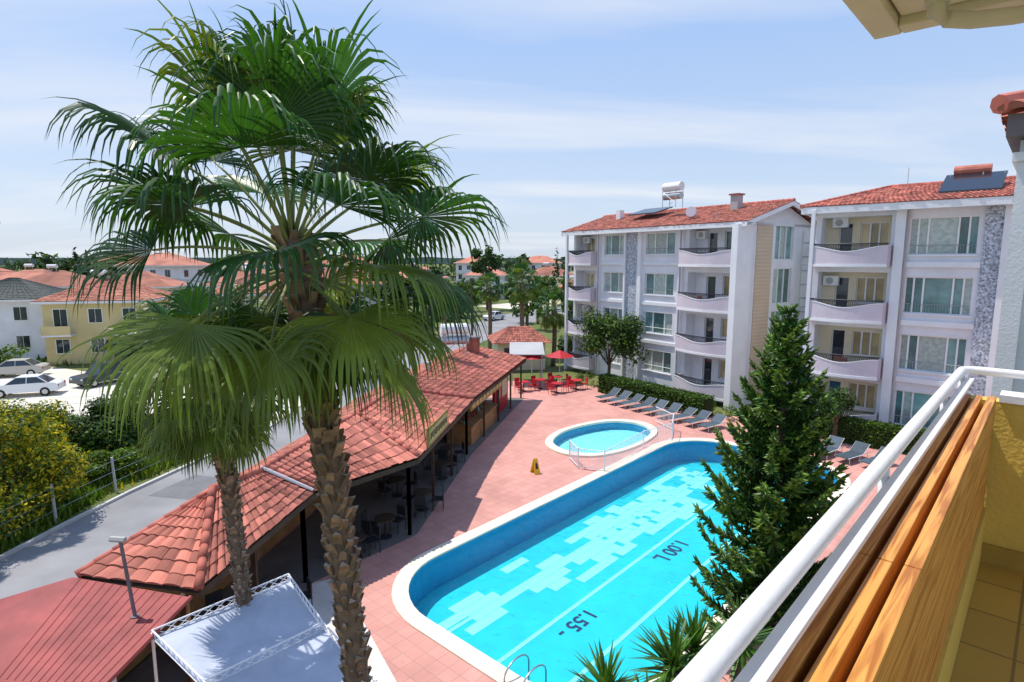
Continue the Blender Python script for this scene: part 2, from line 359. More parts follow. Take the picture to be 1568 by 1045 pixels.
# ------------------------------------------------------------ roof tiles (real relief)
def tiles(mb,a,b,c,d,mt='tile',tw=.21,tl=.34):
    a,b,c,d=[V(p) for p in (a,b,c,d)]
    nc=max(2,int(((b-a).length+(c-d).length)/2/tw)); nr=max(2,int(((d-a).length+(c-b).length)/2/tl))
    nrm=(b-a).cross(d-a)
    if nrm.length<1e-6: nrm=(b-a).cross(c-a)
    nrm.normalize()
    if nrm.z<0: nrm=-nrm
    def S(u,v): return (a*(1-u)+b*u)*(1-v)+(d*(1-u)+c*u)*v
    prof=[(0,.0),(.25,.038),(.5,.052),(.75,.038),(1,.0)]
    k=mb.slot(mt)
    for i in range(nr):
        v0=i/nr; v1=min(1,(i+1.12)/nr)
        for j in range(nc):
            r=R.random(); lift=jit(.010); bi=len(mb.v); v0j=v0+jit(.06)/nr
            for row,(vv,hh) in enumerate(((v0j,.0),(v0j,.032),(v1,.0))):
                for (x,h) in prof:
                    u=(j+x)/nc; mb.v.append(tuple(S(u,vv)+nrm*((h+lift+hh) if row else 0)))
            for row in range(2):
                for q in range(4):
                    o=bi+row*5+q; mb.f.append((o,o+1,o+6,o+5)); mb.m.append(k); mb.r.append(r if row else r*.5)
def ridgecap(mb,a,b,rad=.1,mt='ridge_tile'):
    a=V(a);b=V(b);n=max(1,int((b-a).length/.38))
    for i in range(n):
        p=a+(b-a)*(i/n); q=a+(b-a)*((i+1.1)/n); mb.tube(p,q,rad*1.08,mt,rad*.9,n=8)

# ------------------------------------------------------------ pavilion
G=group('restaurant_pavilion')
ze=2.9; zr=4.0
e=[(-6.8,11.9),(-6.1,17.2),(-3.4,20.4),(-2.0,29.4),(1.0,41.9)]
r_=[(-7.9,14.8),(-7.4,16.6),(-6.1,22.4),(-5.5,26.9),(-2.9,40.9)]
bk=[(-9.9,12.5),(-9.2,17.2),(-8.4,22.4),(-8.1,28),(-5.6,42)]
E=[V((*p,ze)) for p in e]; RD=[V((*p,zr)) for p in r_]; BK=[V((*p,ze)) for p in bk]
RD[1].z=3.85
mb=MB()
for i in range(4):
    off=V((0,0,.0 if i%2==0 else .05))
    tiles(mb,E[i]+off,E[i+1]+off,RD[i+1]+off,RD[i]+off)
    tiles(mb,BK[i]+off,BK[i+1]+off,RD[i+1]+off,RD[i]+off,'tile_old')
tiles(mb,BK[0],E[0],RD[0]+(E[0]-RD[0])*.02,RD[0]+(BK[0]-RD[0])*.02)
mb.obj('roof_tiles',G)
mb=MB()
ridgecap(mb,E[0]+V((0,0,.05)),RD[0]+V((0,0,.05))); ridgecap(mb,BK[0],RD[0])
for i in range(4): ridgecap(mb,RD[i]+V((0,0,.04)),RD[i+1]+V((0,0,.04)))
for i in (2,3): ridgecap(mb,E[i]+V((0,0,.1)),RD[i]+V((0,0,.1)))
ridgecap(mb,E[4],RD[4]); mb.obj('ridge_caps',G,True)
mb=MB()
mb.path([E[1]+V((0,0,.12)),RD[1]+V((0,0,.12))],[.05,.05],'white',6)
for i in range(4):
    dz=V((0,0,-.09))
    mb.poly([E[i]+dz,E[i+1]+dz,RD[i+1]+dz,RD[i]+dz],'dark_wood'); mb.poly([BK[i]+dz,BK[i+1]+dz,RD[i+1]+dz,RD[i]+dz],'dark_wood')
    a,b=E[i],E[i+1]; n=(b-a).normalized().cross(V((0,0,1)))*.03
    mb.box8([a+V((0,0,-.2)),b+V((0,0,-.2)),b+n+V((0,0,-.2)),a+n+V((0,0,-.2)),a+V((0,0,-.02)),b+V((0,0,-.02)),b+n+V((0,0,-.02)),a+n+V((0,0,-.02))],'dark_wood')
mb.poly([BK[0]+V((0,0,-.09)),E[0]+V((0,0,-.09)),RD[0]+V((0,0,-.09))],'dark_wood'); mb.poly([BK[4]+V((0,0,-.05)),E[4]+V((0,0,-.05)),RD[4]+V((0,0,-.05))],'wall_cream')
mb.obj('roof_deck',G)
mb=MB()
for i in range(4):
    a=V((*e[i],0));b=V((*e[i+1],0));n=max(1,int((b-a).length/2.6)); ins=V((-.35,0,0))
    for k in range(n+1):
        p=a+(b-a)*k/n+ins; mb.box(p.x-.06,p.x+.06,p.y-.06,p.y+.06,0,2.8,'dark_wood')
    a2=V((*bk[i],0));b2=V((*bk[i+1],0))
    mb.box8([a2+V((.3,0,0)),b2+V((.3,0,0)),b2+V((.42,0,0)),a2+V((.42,0,0)),a2+V((.3,0,2.8)),b2+V((.3,0,2.8)),b2+V((.42,0,2.8)),a2+V((.42,0,2.8))],'wood')
mb.obj('posts_and_back_wall',G)
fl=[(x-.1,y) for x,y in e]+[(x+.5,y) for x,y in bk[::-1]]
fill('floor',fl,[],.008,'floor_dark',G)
F=Fr((-2.0,29.6),(3.0,12.3),(12.3,-3.0))
mb=MB()
F.box(mb,1.2,6.4,-1.9,-.5,0,1.05,'wood'); F.box(mb,1.1,6.5,-2.0,-.35,1.05,1.12,'wood')
F.box(mb,.2,6.6,-.35,-.2,2.15,2.75,'sign_wood')
for k in range(9): F.box(mb,.4+k*.68,.9+k*.68,-.2,-.17,2.25,2.65,'sign_face')
for k in range(26):
    x=1.4+k*.19; c=F.P(x,-1.1+jit(.2),1.12); mb.tube(c,c+V((0,0,.18+jit(.06))),.035,R.choice(['red_paint','glass','white','leaf_mid']),n=6)
F.box(mb,7.2,10.5,-1.0,-.8,0,2.7,'red_paint'); F.box(mb,7.5,8.3,-.8,-.76,.2,2.1,'glass_dark'); F.box(mb,8.9,10.1,-.8,-.76,.9,2.1,'wall_cream')
mb.obj('bar_counter',G)
G2=group('restaurant_sign_board')
mb=MB(); a=V((-3.22,21.4,2.95)); b=V((-2.78,24.5,2.95)); n=V((.14,-.02,0)).normalized()*.06
def slab(mb,a,b,n,z0,z1,mt): mb.box8([a+V((0,0,z0)),b+V((0,0,z0)),b+n+V((0,0,z0)),a+n+V((0,0,z0)),a+V((0,0,z1)),b+V((0,0,z1)),b+n+V((0,0,z1)),a+n+V((0,0,z1))],mt)
slab(mb,a,b,n,.0,.75,'sign_wood'); d=(b-a).normalized()
slab(mb,a+d*.15+n,b-d*.15+n,n*.2,.1,.65,'sign_face'); mb.obj('board',G2)
mb=MB()
for k in range(13):
    s=.35+k*.19; slab(mb,a+d*s+n*1.25,a+d*(s+.1)+n*1.25,n*.15,.24+.05*(k%2),.5,'dark_wood')
mb.obj('lettering',G2)

G=group('annex_shed')
mb=MB()
T=[V((-9.95,12.45,2.88)),V((-6.9,11.75,2.82)),V((-7.25,9.4,2.5)),V((-9.4,9.6,2.5)),V((-13,8.6,2.4)),V((-13,10.5,2.55))]
mb.poly([T[0],T[1],T[2],T[3]],'sheet_red'); mb.poly([T[0],T[3],T[4],T[5]],'sheet_red')
mb.poly([p-V((0,0,.05)) for p in (T[0],T[1],T[2],T[3])],'dark_wood')
for i in range(1,14):
    t=i/14; p=T[0]*(1-t)+T[1]*t; q=T[3]*(1-t)+T[2]*t; mb.tube(p+V((0,0,.004)),q+V((0,0,.004)),.012,'sheet_red',n=5)
for a,b in ((T[1],T[2]),(T[2],T[3]),(T[3],T[4])): mb.tube(a,b,.05,'sheet_red',n=6)
mb.obj('sheet_roof',G)
mb=MB()
for p in (T[1],T[2],T[3]): mb.box(p.x-.25,p.x-.15,p.y+.1,p.y+.2,0,p.z-.1,'wood')
mb.box(-9.6,-7.6,10.2,10.3,0,2.4,'wall_white'); mb.box(-12.5,-9.7,10.2,10.3,0,2.3,'red_paint'); mb.box(-9.0,-8.2,10.15,10.19,.9,2.0,'glass_dark')
mb.obj('walls',G)
mb=MB(); mb.tube((-7.75,11.2,2.7),(-8.05,11.4,4.3),.035,'fascia',n=6); mb.tube((-7.95,11.4,4.3),(-8.25,11.4,4.32),.06,'wall_grey',n=6); mb.tube((-7.75,11.2,2.62),(-7.75,11.2,2.75),.09,'fascia',n=8)
mb.obj('lamp_post')

G=group('white_canopy_tent')
def cloth(mb,c,n,h,mt):
    c=[V(p) for p in c]
    g=[]
    for i in range(n+1):
        for j in range(n+1):
            u=i/n;v=j/n; p=(c[0]*(1-u)+c[1]*u)*(1-v)+(c[3]*(1-u)+c[2]*u)*v
            ed=math.sin(math.pi*u)*math.sin(math.pi*v)
            sag=-h*ed+(.03*math.sin(9*u+4*v)+.03*math.sin(13*v-5*u)+.02*math.sin(21*u+11*v))*min(1,ed*2.5); p.z+=sag; g.append(p)
    fs=[(i*(n+1)+j,(i+1)*(n+1)+j,(i+1)*(n+1)+j+1,i*(n+1)+j+1) for i in range(n) for j in range(n)]
    mb.add(g,fs,mt,.5)
A=V((-7.1,10.7,2.6));B=V((-5.2,12.8,2.6));S1=V((-3.8,10.95,2.6));S0=V((-5.35,9.3,2.6));C=V((-2.35,9.3,2.6));D0=V((-4.0,7.6,2.6))
mb=MB(); cloth(mb,[A,B,S1,S0],26,.16,'canvas'); cloth(mb,[S0+V((0,0,.015)),S1+V((0,0,.015)),C,D0],26,.16,'canvas'); mb.obj('fabric',G,True)
mb=MB()
def lattice(a,b):
    d=b-a; n=max(2,int(d.length/.22))
    for z in (.06,.22): mb.tube(a+V((0,0,z-.06)),b+V((0,0,z-.06)),.018,'rail_white',n=6)
    for i in range(n):
        p=a+d*i/n;q=a+d*(i+1)/n; mb.tube(p+V((0,0,0)),q+V((0,0,.16)),.009,'rail_white',n=4); mb.tube(p+V((0,0,.16)),q,.009,'rail_white',n=4)
for a,b in ((A,B),(B,S1),(S1,C),(A,S0),(S0,D0),(S0,S1)): lattice(a,b)
for p in (A,B,S1,C,S0,D0): mb.tube((p.x,p.y,0),(p.x,p.y,2.7),.03,'rail_white',n=8)
mb.obj('frame',G)

# ------------------------------------------------------------ fan palms
def palm(name,base,top,R0,rads,nf,seg,seed,boots=True,skirt=12,elr=(84,106),lp=(.40,.54),lb=(.36,.44),ya=.72,dm=1.0):
    rd=random.Random(seed); G=group(name); base=V(base);top=V(top)
    mb=MB(); K=14; pts=[];rs=[]
    for k in range(K+1):
        t=k/K; p=base.lerp(top,t)+V((.12*math.sin(t*3.0)*R0/2.8,.0,0)); pts.append(p); rs.append(rads[0]*(1-t)+rads[1]*t)
    mb.path(pts,rs,'palm_bark',14 if boots else 8)
    mb.obj('trunk',G,True)
    if boots:
        mb=MB(); H=top.z-base.z; n=int(H/.020)
        for i in range(n):
            t=i/n
            if t*H<1.0: continue
            a=i*2.39996+rd.uniform(-.35,.35); x=t*K; k=min(int(x),K-1); c=pts[k].lerp(pts[k+1],x-k)+V((0,0,rd.uniform(-.04,.04))); rad=rads[0]*(1-t)+rads[1]*t
            big=(.45+.75*t if t<.9 else 1.2)*rd.uniform(.55,1.35)
            o=V((math.cos(a),math.sin(a),0)); tg=V((-math.sin(a),math.cos(a),0)); wd=.066*big
            h=.16*big; out=.062*big*rd.uniform(.6,1.4)
            bl=c+o*rad*.93-tg*wd; br=c+o*rad*.93+tg*wd; sk=rd.uniform(-.05,.05)
            tl=c+o*(rad+out)-tg*(wd*.75)+tg*sk+V((0,0,h)); trr=c+o*(rad+out)+tg*(wd*.75)+tg*sk+V((0,0,h)); bkp=c+o*rad*.8+V((0,0,h*1.05))
            mb.add([bl,br,trr,tl,bkp],[(0,1,2,3),(0,3,4),(1,4,2)],'palm_boot',rd.random())
            mb.add([tl,trr,bkp-tg*wd*.3],[(0,1,2)],'palm_cut',rd.random())
        mb.obj('leaf_boots',G)
    mb=MB(); mp=MB(); crown=top
    def frond(az,el,age,Lp,Lb):
        o=V((math.cos(az)*math.cos(el),math.sin(az)*math.cos(el),math.sin(el)))
        p=crown+V((0,0,-.45*age*R0/2.8))+o*.10; d=o.copy(); pp=[p.copy()]; g=.035+.06*age
        for k in range(7):
            d=(d+V((0,0,-g))).normalized(); p=p+d*Lp/7; pp.append(p.copy())
        mt='leaf_palm' if age<ya else ('leaf_palm_y' if age<.92 else 'leaf_dead')
        if age<ya and rd.random()<.15: mt='leaf_palm_y'
        mp.path(pp,[.028*(1-.08*k) for k in range(8)],'petiole' if age<.9 else 'leaf_dead',4)
        side=d.cross(V((0,0,1)))
        if side.length<.1: side=V((-math.sin(az),math.cos(az),0))
        side.normalize(); side=(side+V((0,0,rd.uniform(-.6,.6)))+d*rd.uniform(-.2,.2)).normalized()
        side=(side-d*side.dot(d)).normalized()
        nr=side.cross(d).normalized()
        if nr.z<0 and age<.5: nr=-nr
        tmax=math.radians(rd.uniform(92,125)); dth=2*tmax/seg
        rf=rd.random(); ST=[0,.25,.42,.52,.62,.74,.87,1.0]
        for i in range(seg):
            th=-tmax+dth*(i+.5); L1=Lb*(1.0-.15*(abs(th)/tmax)**2)*rd.uniform(.88,1.1)
            dr=(d*math.cos(th)+side*math.sin(th)+nr*.12).normalized(); q=p.copy(); tg=(-d*math.sin(th)+side*math.cos(th)).normalized()
            vs=[];last=0; dd=dr.copy(); kd=rd.uniform(.65,1.4)*(1+.3*age)*dm
            if rd.random()<.08: kd*=.3
            for t in ST:
                step=(t-last)*L1; last=t
                gk=(.03 if t<.45 else (.10 if t<.55 else (.28 if t<.65 else .68)))*kd
                dd=(dd+V((rd.uniform(-.06,.06),rd.uniform(-.06,.06),-1))*gk).normalized() if t>0 else dd
                q=q+dd*step
                hw=t*L1*math.tan(dth/2)*1.04 if t<=.53 else .52*L1*math.tan(dth/2)*((1-t)/.48)**.75
                nn=tg.cross(dd).normalized()
                vs+= [q-tg*hw, q+nn*hw*.55, q+tg*hw]
            fs=[]
            for k in range(len(ST)-1):
                a=k*3; fs+=[(a,a+1,a+4,a+3),(a+1,a+2,a+5,a+4)]
            mb.add(vs,fs,mt,min(1,max(0,rf*.6+.4*rd.random())))
    for i in range(nf):
        t=(i+.5)/nf; az=i*2.39996+rd.uniform(-.3,.3)
        el=math.radians(elr[0]-elr[1]*t+rd.uniform(-8,8)); age=max(0,min(.89,t+rd.uniform(-.1,.1)))
        frond(az,el,age,R0*rd.uniform(*lp),R0*rd.uniform(*lb))
    for i in range(skirt):
        az=i*2.39996+rd.random(); frond(az,math.radians(rd.uniform(-65,-25)),rd.choice([.7,.8,.86,.95]),R0*rd.uniform(.22,.32),R0*rd.uniform(.32,.40))
    mb.obj('fan_leaves',G); mp.obj('petioles',G,True)
    return G
palm('fan_palm_tree',(-2.0,7.6,0),(-2.80,7.6,10.25),3.05,(.14,.21),40,44,31,True,12,(87,112),(.42,.60),(.38,.46),.75)
palm('fan_palm_tree',(-5.8,12,0),(-6.3,12,7.75),2.3,(.14,.17),40,36,5,True,16,(80,122),(.38,.52),(.38,.46),.42,1.2)
palm('fan_palm_tree',(-21.6,22.6,0),(-21.8,22.7,12),2.1,(.15,.18),26,20,6,False,4)
palm('fan_palm_tree',(-21.4,18.6,0),(-21.6,18.8,11),2.1,(.15,.18),26,20,7,False,4)
for i,(x,y,z,r) in enumerate([(.9,60,7.8,2.6),(-2.4,62,7.2,2.0),(3.9,55,5.6,2.4),(-9,78,6,2.0)]):
    palm('fan_palm_tree',(x,y,0),(x+jit(.2),y,z),r,(.22,.2),34,14,20+i,False,10,(84,130))

# ------------------------------------------------------------ foliage helpers
def leafcloud(mb,c,rad,n,size,mats,K=14,seed=0,low=-.6):
    rd=random.Random(seed); c=V(c); cl=[]
    for k in range(K):
        while True:
            d=V((rd.gauss(0,1),rd.gauss(0,1),rd.gauss(0,1))).normalized()
            if d.z>low: break
        f=rd.uniform(.45,.85); cl.append((c+V((d.x*rad[0]*f,d.y*rad[1]*f,d.z*rad[2]*f)),rd.uniform(.28,.5),d))
    for i in range(n):
        cc,cr,cd=rd.choice(cl); d=V((rd.gauss(0,1),rd.gauss(0,1),rd.gauss(0,1))).normalized(); f=cr*rd.random()**.35
        p=cc+V((d.x*rad[0]*f,d.y*rad[1]*f,d.z*rad[2]*f))
        nrm=(d+V((rd.gauss(0,.6),rd.gauss(0,.6),rd.gauss(0,.6)+.3))).normalized()
        u=nrm.cross(V((rd.gauss(0,1),rd.gauss(0,1),rd.gauss(0,1)))).normalized(); w_=nrm.cross(u); s=size*rd.uniform(.6,1.3)
        mb.add([p-u*s,p-w_*s*.5,p+u*s,p+w_*s*.5],[(0,1,2,3)],rd.choice(mats),rd.random())
def tree(name,base,h,rad,n,size,mats,seed,K=18):
    G=group(name); mb=MB(); b=V(base); c=b+V((0,0,h-rad[2]))
    mb.path([b,b+V((.05,0,h*.3)),b.lerp(c,.8)],[.16,.12,.07],'bark',8)
    rd=random.Random(seed)
    for k in range(7):
        a=k*.9; e_=c+V((math.cos(a)*rad[0]*.6,math.sin(a)*rad[1]*.6,rd.uniform(-.2,.6)*rad[2])); st=b+V((0,0,h*.28)); mb.path([st,st.lerp(e_,.5)+V((0,0,.2)),e_],[.07,.045,.02],'bark',5)
    mb.obj('trunk_and_limbs',G,True); mb=MB(); leafcloud(mb,c,rad,n,size,mats,K,seed); mb.obj('crown',G)
tree('broadleaf_tree',(7.6,45.5,0),6.3,(2.7,2.5,2.6),9000,.13,['leaf_dark','leaf_dark','leaf_mid','leaf_light'],4,26)
tree('garden_tree',(17.9,31.6,0),3.2,(1.1,1.1,1.1),3500,.08,['leaf_dark','leaf_mid'],8)
tree('mimosa_bush',(-19.4,21.6,0),4.2,(2.6,2.6,2.2),14000,.09,['leaf_yellow','leaf_yellow','leaf_mid','leaf_light'],9,30)
tree('mimosa_bush',(-22.5,26.5,0),3.6,(2.6,2.2,1.9),9000,.09,['leaf_yellow','leaf_light','leaf_mid'],19,24)
tree('mimosa_bush',(-17.9,17.8,0),2.4,(1.5,1.5,1.4),5000,.08,['leaf_yellow','leaf_mid','leaf_mid'],29,20)
tree('dark_shrub',(-20.3,29,0),3.5,(2.2,2.0,1.9),9000,.10,['leaf_dark','leaf_mid'],10,22)
tree('dark_shrub',(-17.5,30.5,0),1.9,(1.8,2.0,1.1),5000,.09,['leaf_mid','leaf_light'],13,20)
tree('dark_shrub',(-18.6,26.0,0),1.5,(1.5,1.5,.8),4000,.08,['leaf_light','leaf_light','leaf_mid'],33,16)
tree('dark_shrub',(-36,56,0),3.0,(3.0,2,1.6),4000,.18,['leaf_mid','leaf_dark'],14,20)
tree('dark_shrub',(-47,52,0),2.6,(3.6,1.5,1.4),4000,.18,['leaf_mid','leaf_light'],15,20)
def hedge(name,a,b,wd,h,n,seed):
    rd=random.Random(seed); a=V((*a,0));b=V((*b,0));d=b-a; nn=d.normalized().cross(V((0,0,1))); mb=MB(); G=group(name)
    slab(mb,a+nn*.12,b+nn*.12,nn*(wd-.24),0,h-.12,'leaf_dark'); mb.obj('core',G); mb=MB()
    for i in range(n):
        t=rd.random(); f=rd.random()
        if f<.45: p=a+d*t+nn*wd*rd.random()+V((0,0,h+rd.gauss(0,.05)))
        elif f<.95: p=a+d*t+nn*(wd if rd.random()<.5 else 0)+nn*rd.gauss(0,.05)+V((0,0,h*rd.random()))
        else: p=a+d*t+nn*wd*rd.random()+V((0,0,h*rd.uniform(.9,1.12)))
        q=V((rd.gauss(0,1),rd.gauss(0,1),rd.gauss(0,1))).normalized(); u=q.cross(V((0,0,1))).normalized(); w_=q.cross(u); s=.07*rd.uniform(.6,1.3)
        mb.add([p-u*s,p-w_*s*.6,p+u*s,p+w_*s*.6],[(0,1,2,3)],rd.choice(['leaf_mid','leaf_mid','leaf_light','leaf_dark']),rd.random())
    mb.obj('leaves',G)
hedge('hedge',(7.4,44.6),(13.0,36.9),1.1,1.25,12000,1)
hedge('hedge',(16.6,34.0),(23.0,28.2),.9,1.25,11000,2)
mb=MB(); rd=random.Random(5)
for i in range(36000):
    x=rd.uniform(-34,-15.0); y=rd.uniform(15,36.5)
    edge=-17.35 if y<24 else -17.35+(y-24)*.25
    if x>edge: continue
    s=rd.uniform(.12,.45)*(1.25 if math.sin(x*1.3)+math.sin(y*.9+x)>0 else .65); a=rd.uniform(0,6.28); wv=rd.uniform(.03,.07); l=V((math.cos(a),math.sin(a),0)); p=V((x,y,-.02)); k=V((rd.gauss(0,.3),rd.gauss(0,.3),1))*s
    mt=rd.choice(['grass','grass','grass','leaf_light','leaf_mid','leaf_yellow' if math.sin(x*.7)*math.cos(y*.5)>.3 else 'grass'])
    mb.add([p-l*wv,p+l*wv,p+k+l*wv*.3,p+k-l*wv*.3],[(0,1,2,3)],mt,rd.random())
for i in range(9000):
    x=rd.uniform(-80,-12); y=rd.uniform(54,110)
    s=rd.uniform(.2,.6); a=rd.uniform(0,6.28); l=V((math.cos(a),math.sin(a),0))*.15; p=V((x,y,-.02))
    mb.add([p-l,p+l,p+V((0,0,s))+l*.3],[(0,1,2)],rd.choice(['grass','leaf_light','leaf_mid']),rd.random())
mb.obj('grass_field')
mb=MB(); fpst=[(-17.7,15.5),(-17.6,18.5),(-17.5,21.4),(-17.2,24.4),(-16.6,28),(-15.9,31.5),(-15.1,35.2),(-20,37.2),(-26,36.6),(-32,35.8),(-38,35)]
for x,y in fpst: mb.tube((x,y,-.03),(x+jit(.06),y,1.55),.06,'kerb',.05,n=6)
for a,b in zip(fpst,fpst[1:]):
    for z in (.5,.95,1.4): mb.tube((a[0],a[1],z),(b[0],b[1],z+jit(.05)),.008,'steel',n=4,caps=False)
mb.obj('wire_fence')

# ------------------------------------------------------------ norfolk pine
def norfolk(name,base,H,Rm,seed):
    rd=random.Random(seed); G=group(name); b=V(base); mb=MB()
    mb.path([b,b+V((.03,0,H*.5)),b+V((0,0,H))],[.15,.09,.015],'bark',8); mb.obj('trunk',G,True)
    mb=MB(); z=.7; ml=MB()
    def prism(p,q,r,mt,rv):
        d=(q-p); dn=d.normalized(); u=dn.cross(V((.3,.2,1))).normalized(); w_=dn.cross(u); m=p+d*.55+V((0,0,-.02))
        vs=[p+u*r*.6,p+w_*r*.6,p-u*r*.6,p-w_*r*.6, m+u*r,m+w_*r,m-u*r,m-w_*r, q]
        ml.add(vs,[(0,1,5,4),(1,2,6,5),(2,3,7,6),(3,0,4,7),(4,5,8),(5,6,8),(6,7,8),(7,4,8)],mt,rv)
    while z<H-.08:
        ln=Rm*(1-(z/H)**2.2)+.12; nb=rd.choice([5,6,6,7]); a0=rd.uniform(0,6.28)
        for k in range(nb):
            a=a0+k*2*math.pi/nb+rd.uniform(-.25,.25); l=ln*rd.uniform(.62,1.08); o=V((math.cos(a),math.sin(a),0)); sd_=V((-math.sin(a),math.cos(a),0)); st=b+V((0,0,z+rd.uniform(-.08,.08)))
            nn=max(4,int(l/.040)); rise=rd.uniform(-.05,.18)+.4*(z/H)
            def at(t): return st+o*l*t+V((0,0,l*(rise*t+ .20*t**3 -.18*math.sin(math.pi*t))))
            mb.path([at(0),at(.35),at(.7),at(1)],[.022,.016,.011,.006],'bark',4)
            clump=rd.uniform(.8,1.25)
            for i in range(nn):
                t=.12+.88*i/nn; p=at(t); ll=(.14+.18*math.sin(math.pi*min(1,t*.85+.08)))*rd.uniform(.6,1.25)*(.6+.4*l/Rm)*clump
                for sg in (-1,1,0,0):
                    if sg==0 and rd.random()<.35: continue
                    s2=sg if sg else rd.uniform(-.5,.5)
                    dv=(o*rd.uniform(.2,.7)+sd_*s2*rd.uniform(.5,1.1)+V((0,0,rd.uniform(-.35,.9)))).normalized()
                    tip=(t>.6 and rd.random()<.42) or rd.random()<.16
                    prism(p,p+dv*ll,rd.uniform(.024,.040),'pine_tip' if tip else 'pine_leaf',rd.random())
            prism(at(.95),at(1)+o*.12+V((0,0,.1)),.03,'pine_tip',rd.random())
        z+=.33-.13*(z/H)
    mb.obj('branches',G,True); ml.obj('foliage',G)
norfolk('norfolk_pine_tree',(6.7,14.2,0),8.8,1.88,3)

def yucca(name,base,heads,seed):
    rd=random.Random(seed); G=group(name); mb=MB(); mt_=MB(); b=V(base)
    for (dx,dy,h,l) in heads:
        t=b+V((dx,dy,h)); mt_.path([b+V((dx*.2,dy*.2,0)),b+V((dx*.7,dy*.7,h*.5)),t],[.13,.10,.08],'bark',7)
        for i in range(130):
            a=rd.uniform(0,6.28); el=math.radians(rd.uniform(-35,85)); o=V((math.cos(a)*math.cos(el),math.sin(a)*math.cos(el),math.sin(el))); s=o.cross(V((0,0,1))).normalized() if abs(o.z)<.98 else V((1,0,0))
            L1=l*rd.uniform(.75,1.1); d=o.copy(); p=t+V((0,0,rd.uniform(-.25,.1))); vs=[]
            for k in range(5):
                tt=k/4; hw=.026*math.sin(math.pi*(.15+.85*tt))+.002; vs+=[p-s*hw,p+s*hw]; d=(d+V((0,0,-.05))).normalized(); p=p+d*L1/4
            mb.add(vs,[(2*k,2*k+1,2*k+3,2*k+2) for k in range(4)],'yucca',rd.random())
    mt_.obj('stems',G,True); mb.obj('leaves',G)
yucca('yucca_plant',(1.9,8.9,0),[(-.3,.2,2.75,.75),(.9,.4,3.05,.8),(.3,-.4,2.65,.7)],1)
yucca('yucca_plant',(3.6,9.6,0),[(-.3,.2,3.0,.8),(.6,.3,3.1,.8)],2)

# ------------------------------------------------------------ apartment blocks
def facade(mw,mg,F,s0,s1,z0,z1,ops,wm,d=0):
    ss=sorted({s0,s1,*[o[0] for o in ops],*[o[1] for o in ops]}); zs=sorted({z0,z1,*[o[2] for o in ops],*[o[3] for o in ops]})
    for a,b in zip(ss,ss[1:]):
        for c,e2 in zip(zs,zs[1:]):
            ms_,mz=(a+b)/2,(c+e2)/2
            if any(o[0]<ms_<o[1] and o[2]<mz<o[3] for o in ops): continue
            mw.poly([F.P(a,d,c),F.P(b,d,c),F.P(b,d,e2),F.P(a,d,e2)],wm,.5)
    for o in ops:
        a,b,c,e2,kind,mull=o; q=d-.2 if kind else d-.95
        for x in (a,b): mw.poly([F.P(x,d,c),F.P(x,q,c),F.P(x,q,e2),F.P(x,d,e2)],wm,.5)
        for z in (c,e2): mw.poly([F.P(a,d,z),F.P(b,d,z),F.P(b,q,z),F.P(a,q,z)],wm,.5)
        if not kind: continue
        ms=[a]+[a+(b-a)*t for t in mull]+[b]
        for x,y in zip(ms,ms[1:]): mg.poly([F.P(x,q+.01,c),F.P(y,q+.01,c),F.P(y,q+.01,e2),F.P(x,q+.01,e2)],'curtain' if (kind=='glass' and R.random()<.35) else kind)
        for x in ms: F.box(mg,max(a,x-.04),min(b,x+.04),q+.012,q+.08,c+.061,e2-.061,'frame')
        F.box(mg,a,b,q+.012,q+.082,c,c+.06,'frame'); F.box(mg,a,b,q+.012,q+.082,e2-.06,e2,'frame')
        if e2-c<2.05 and b-a>1: F.box(mw,a-.08,b+.08,d+.0,d+.09,c-.07,c-.002,'white')
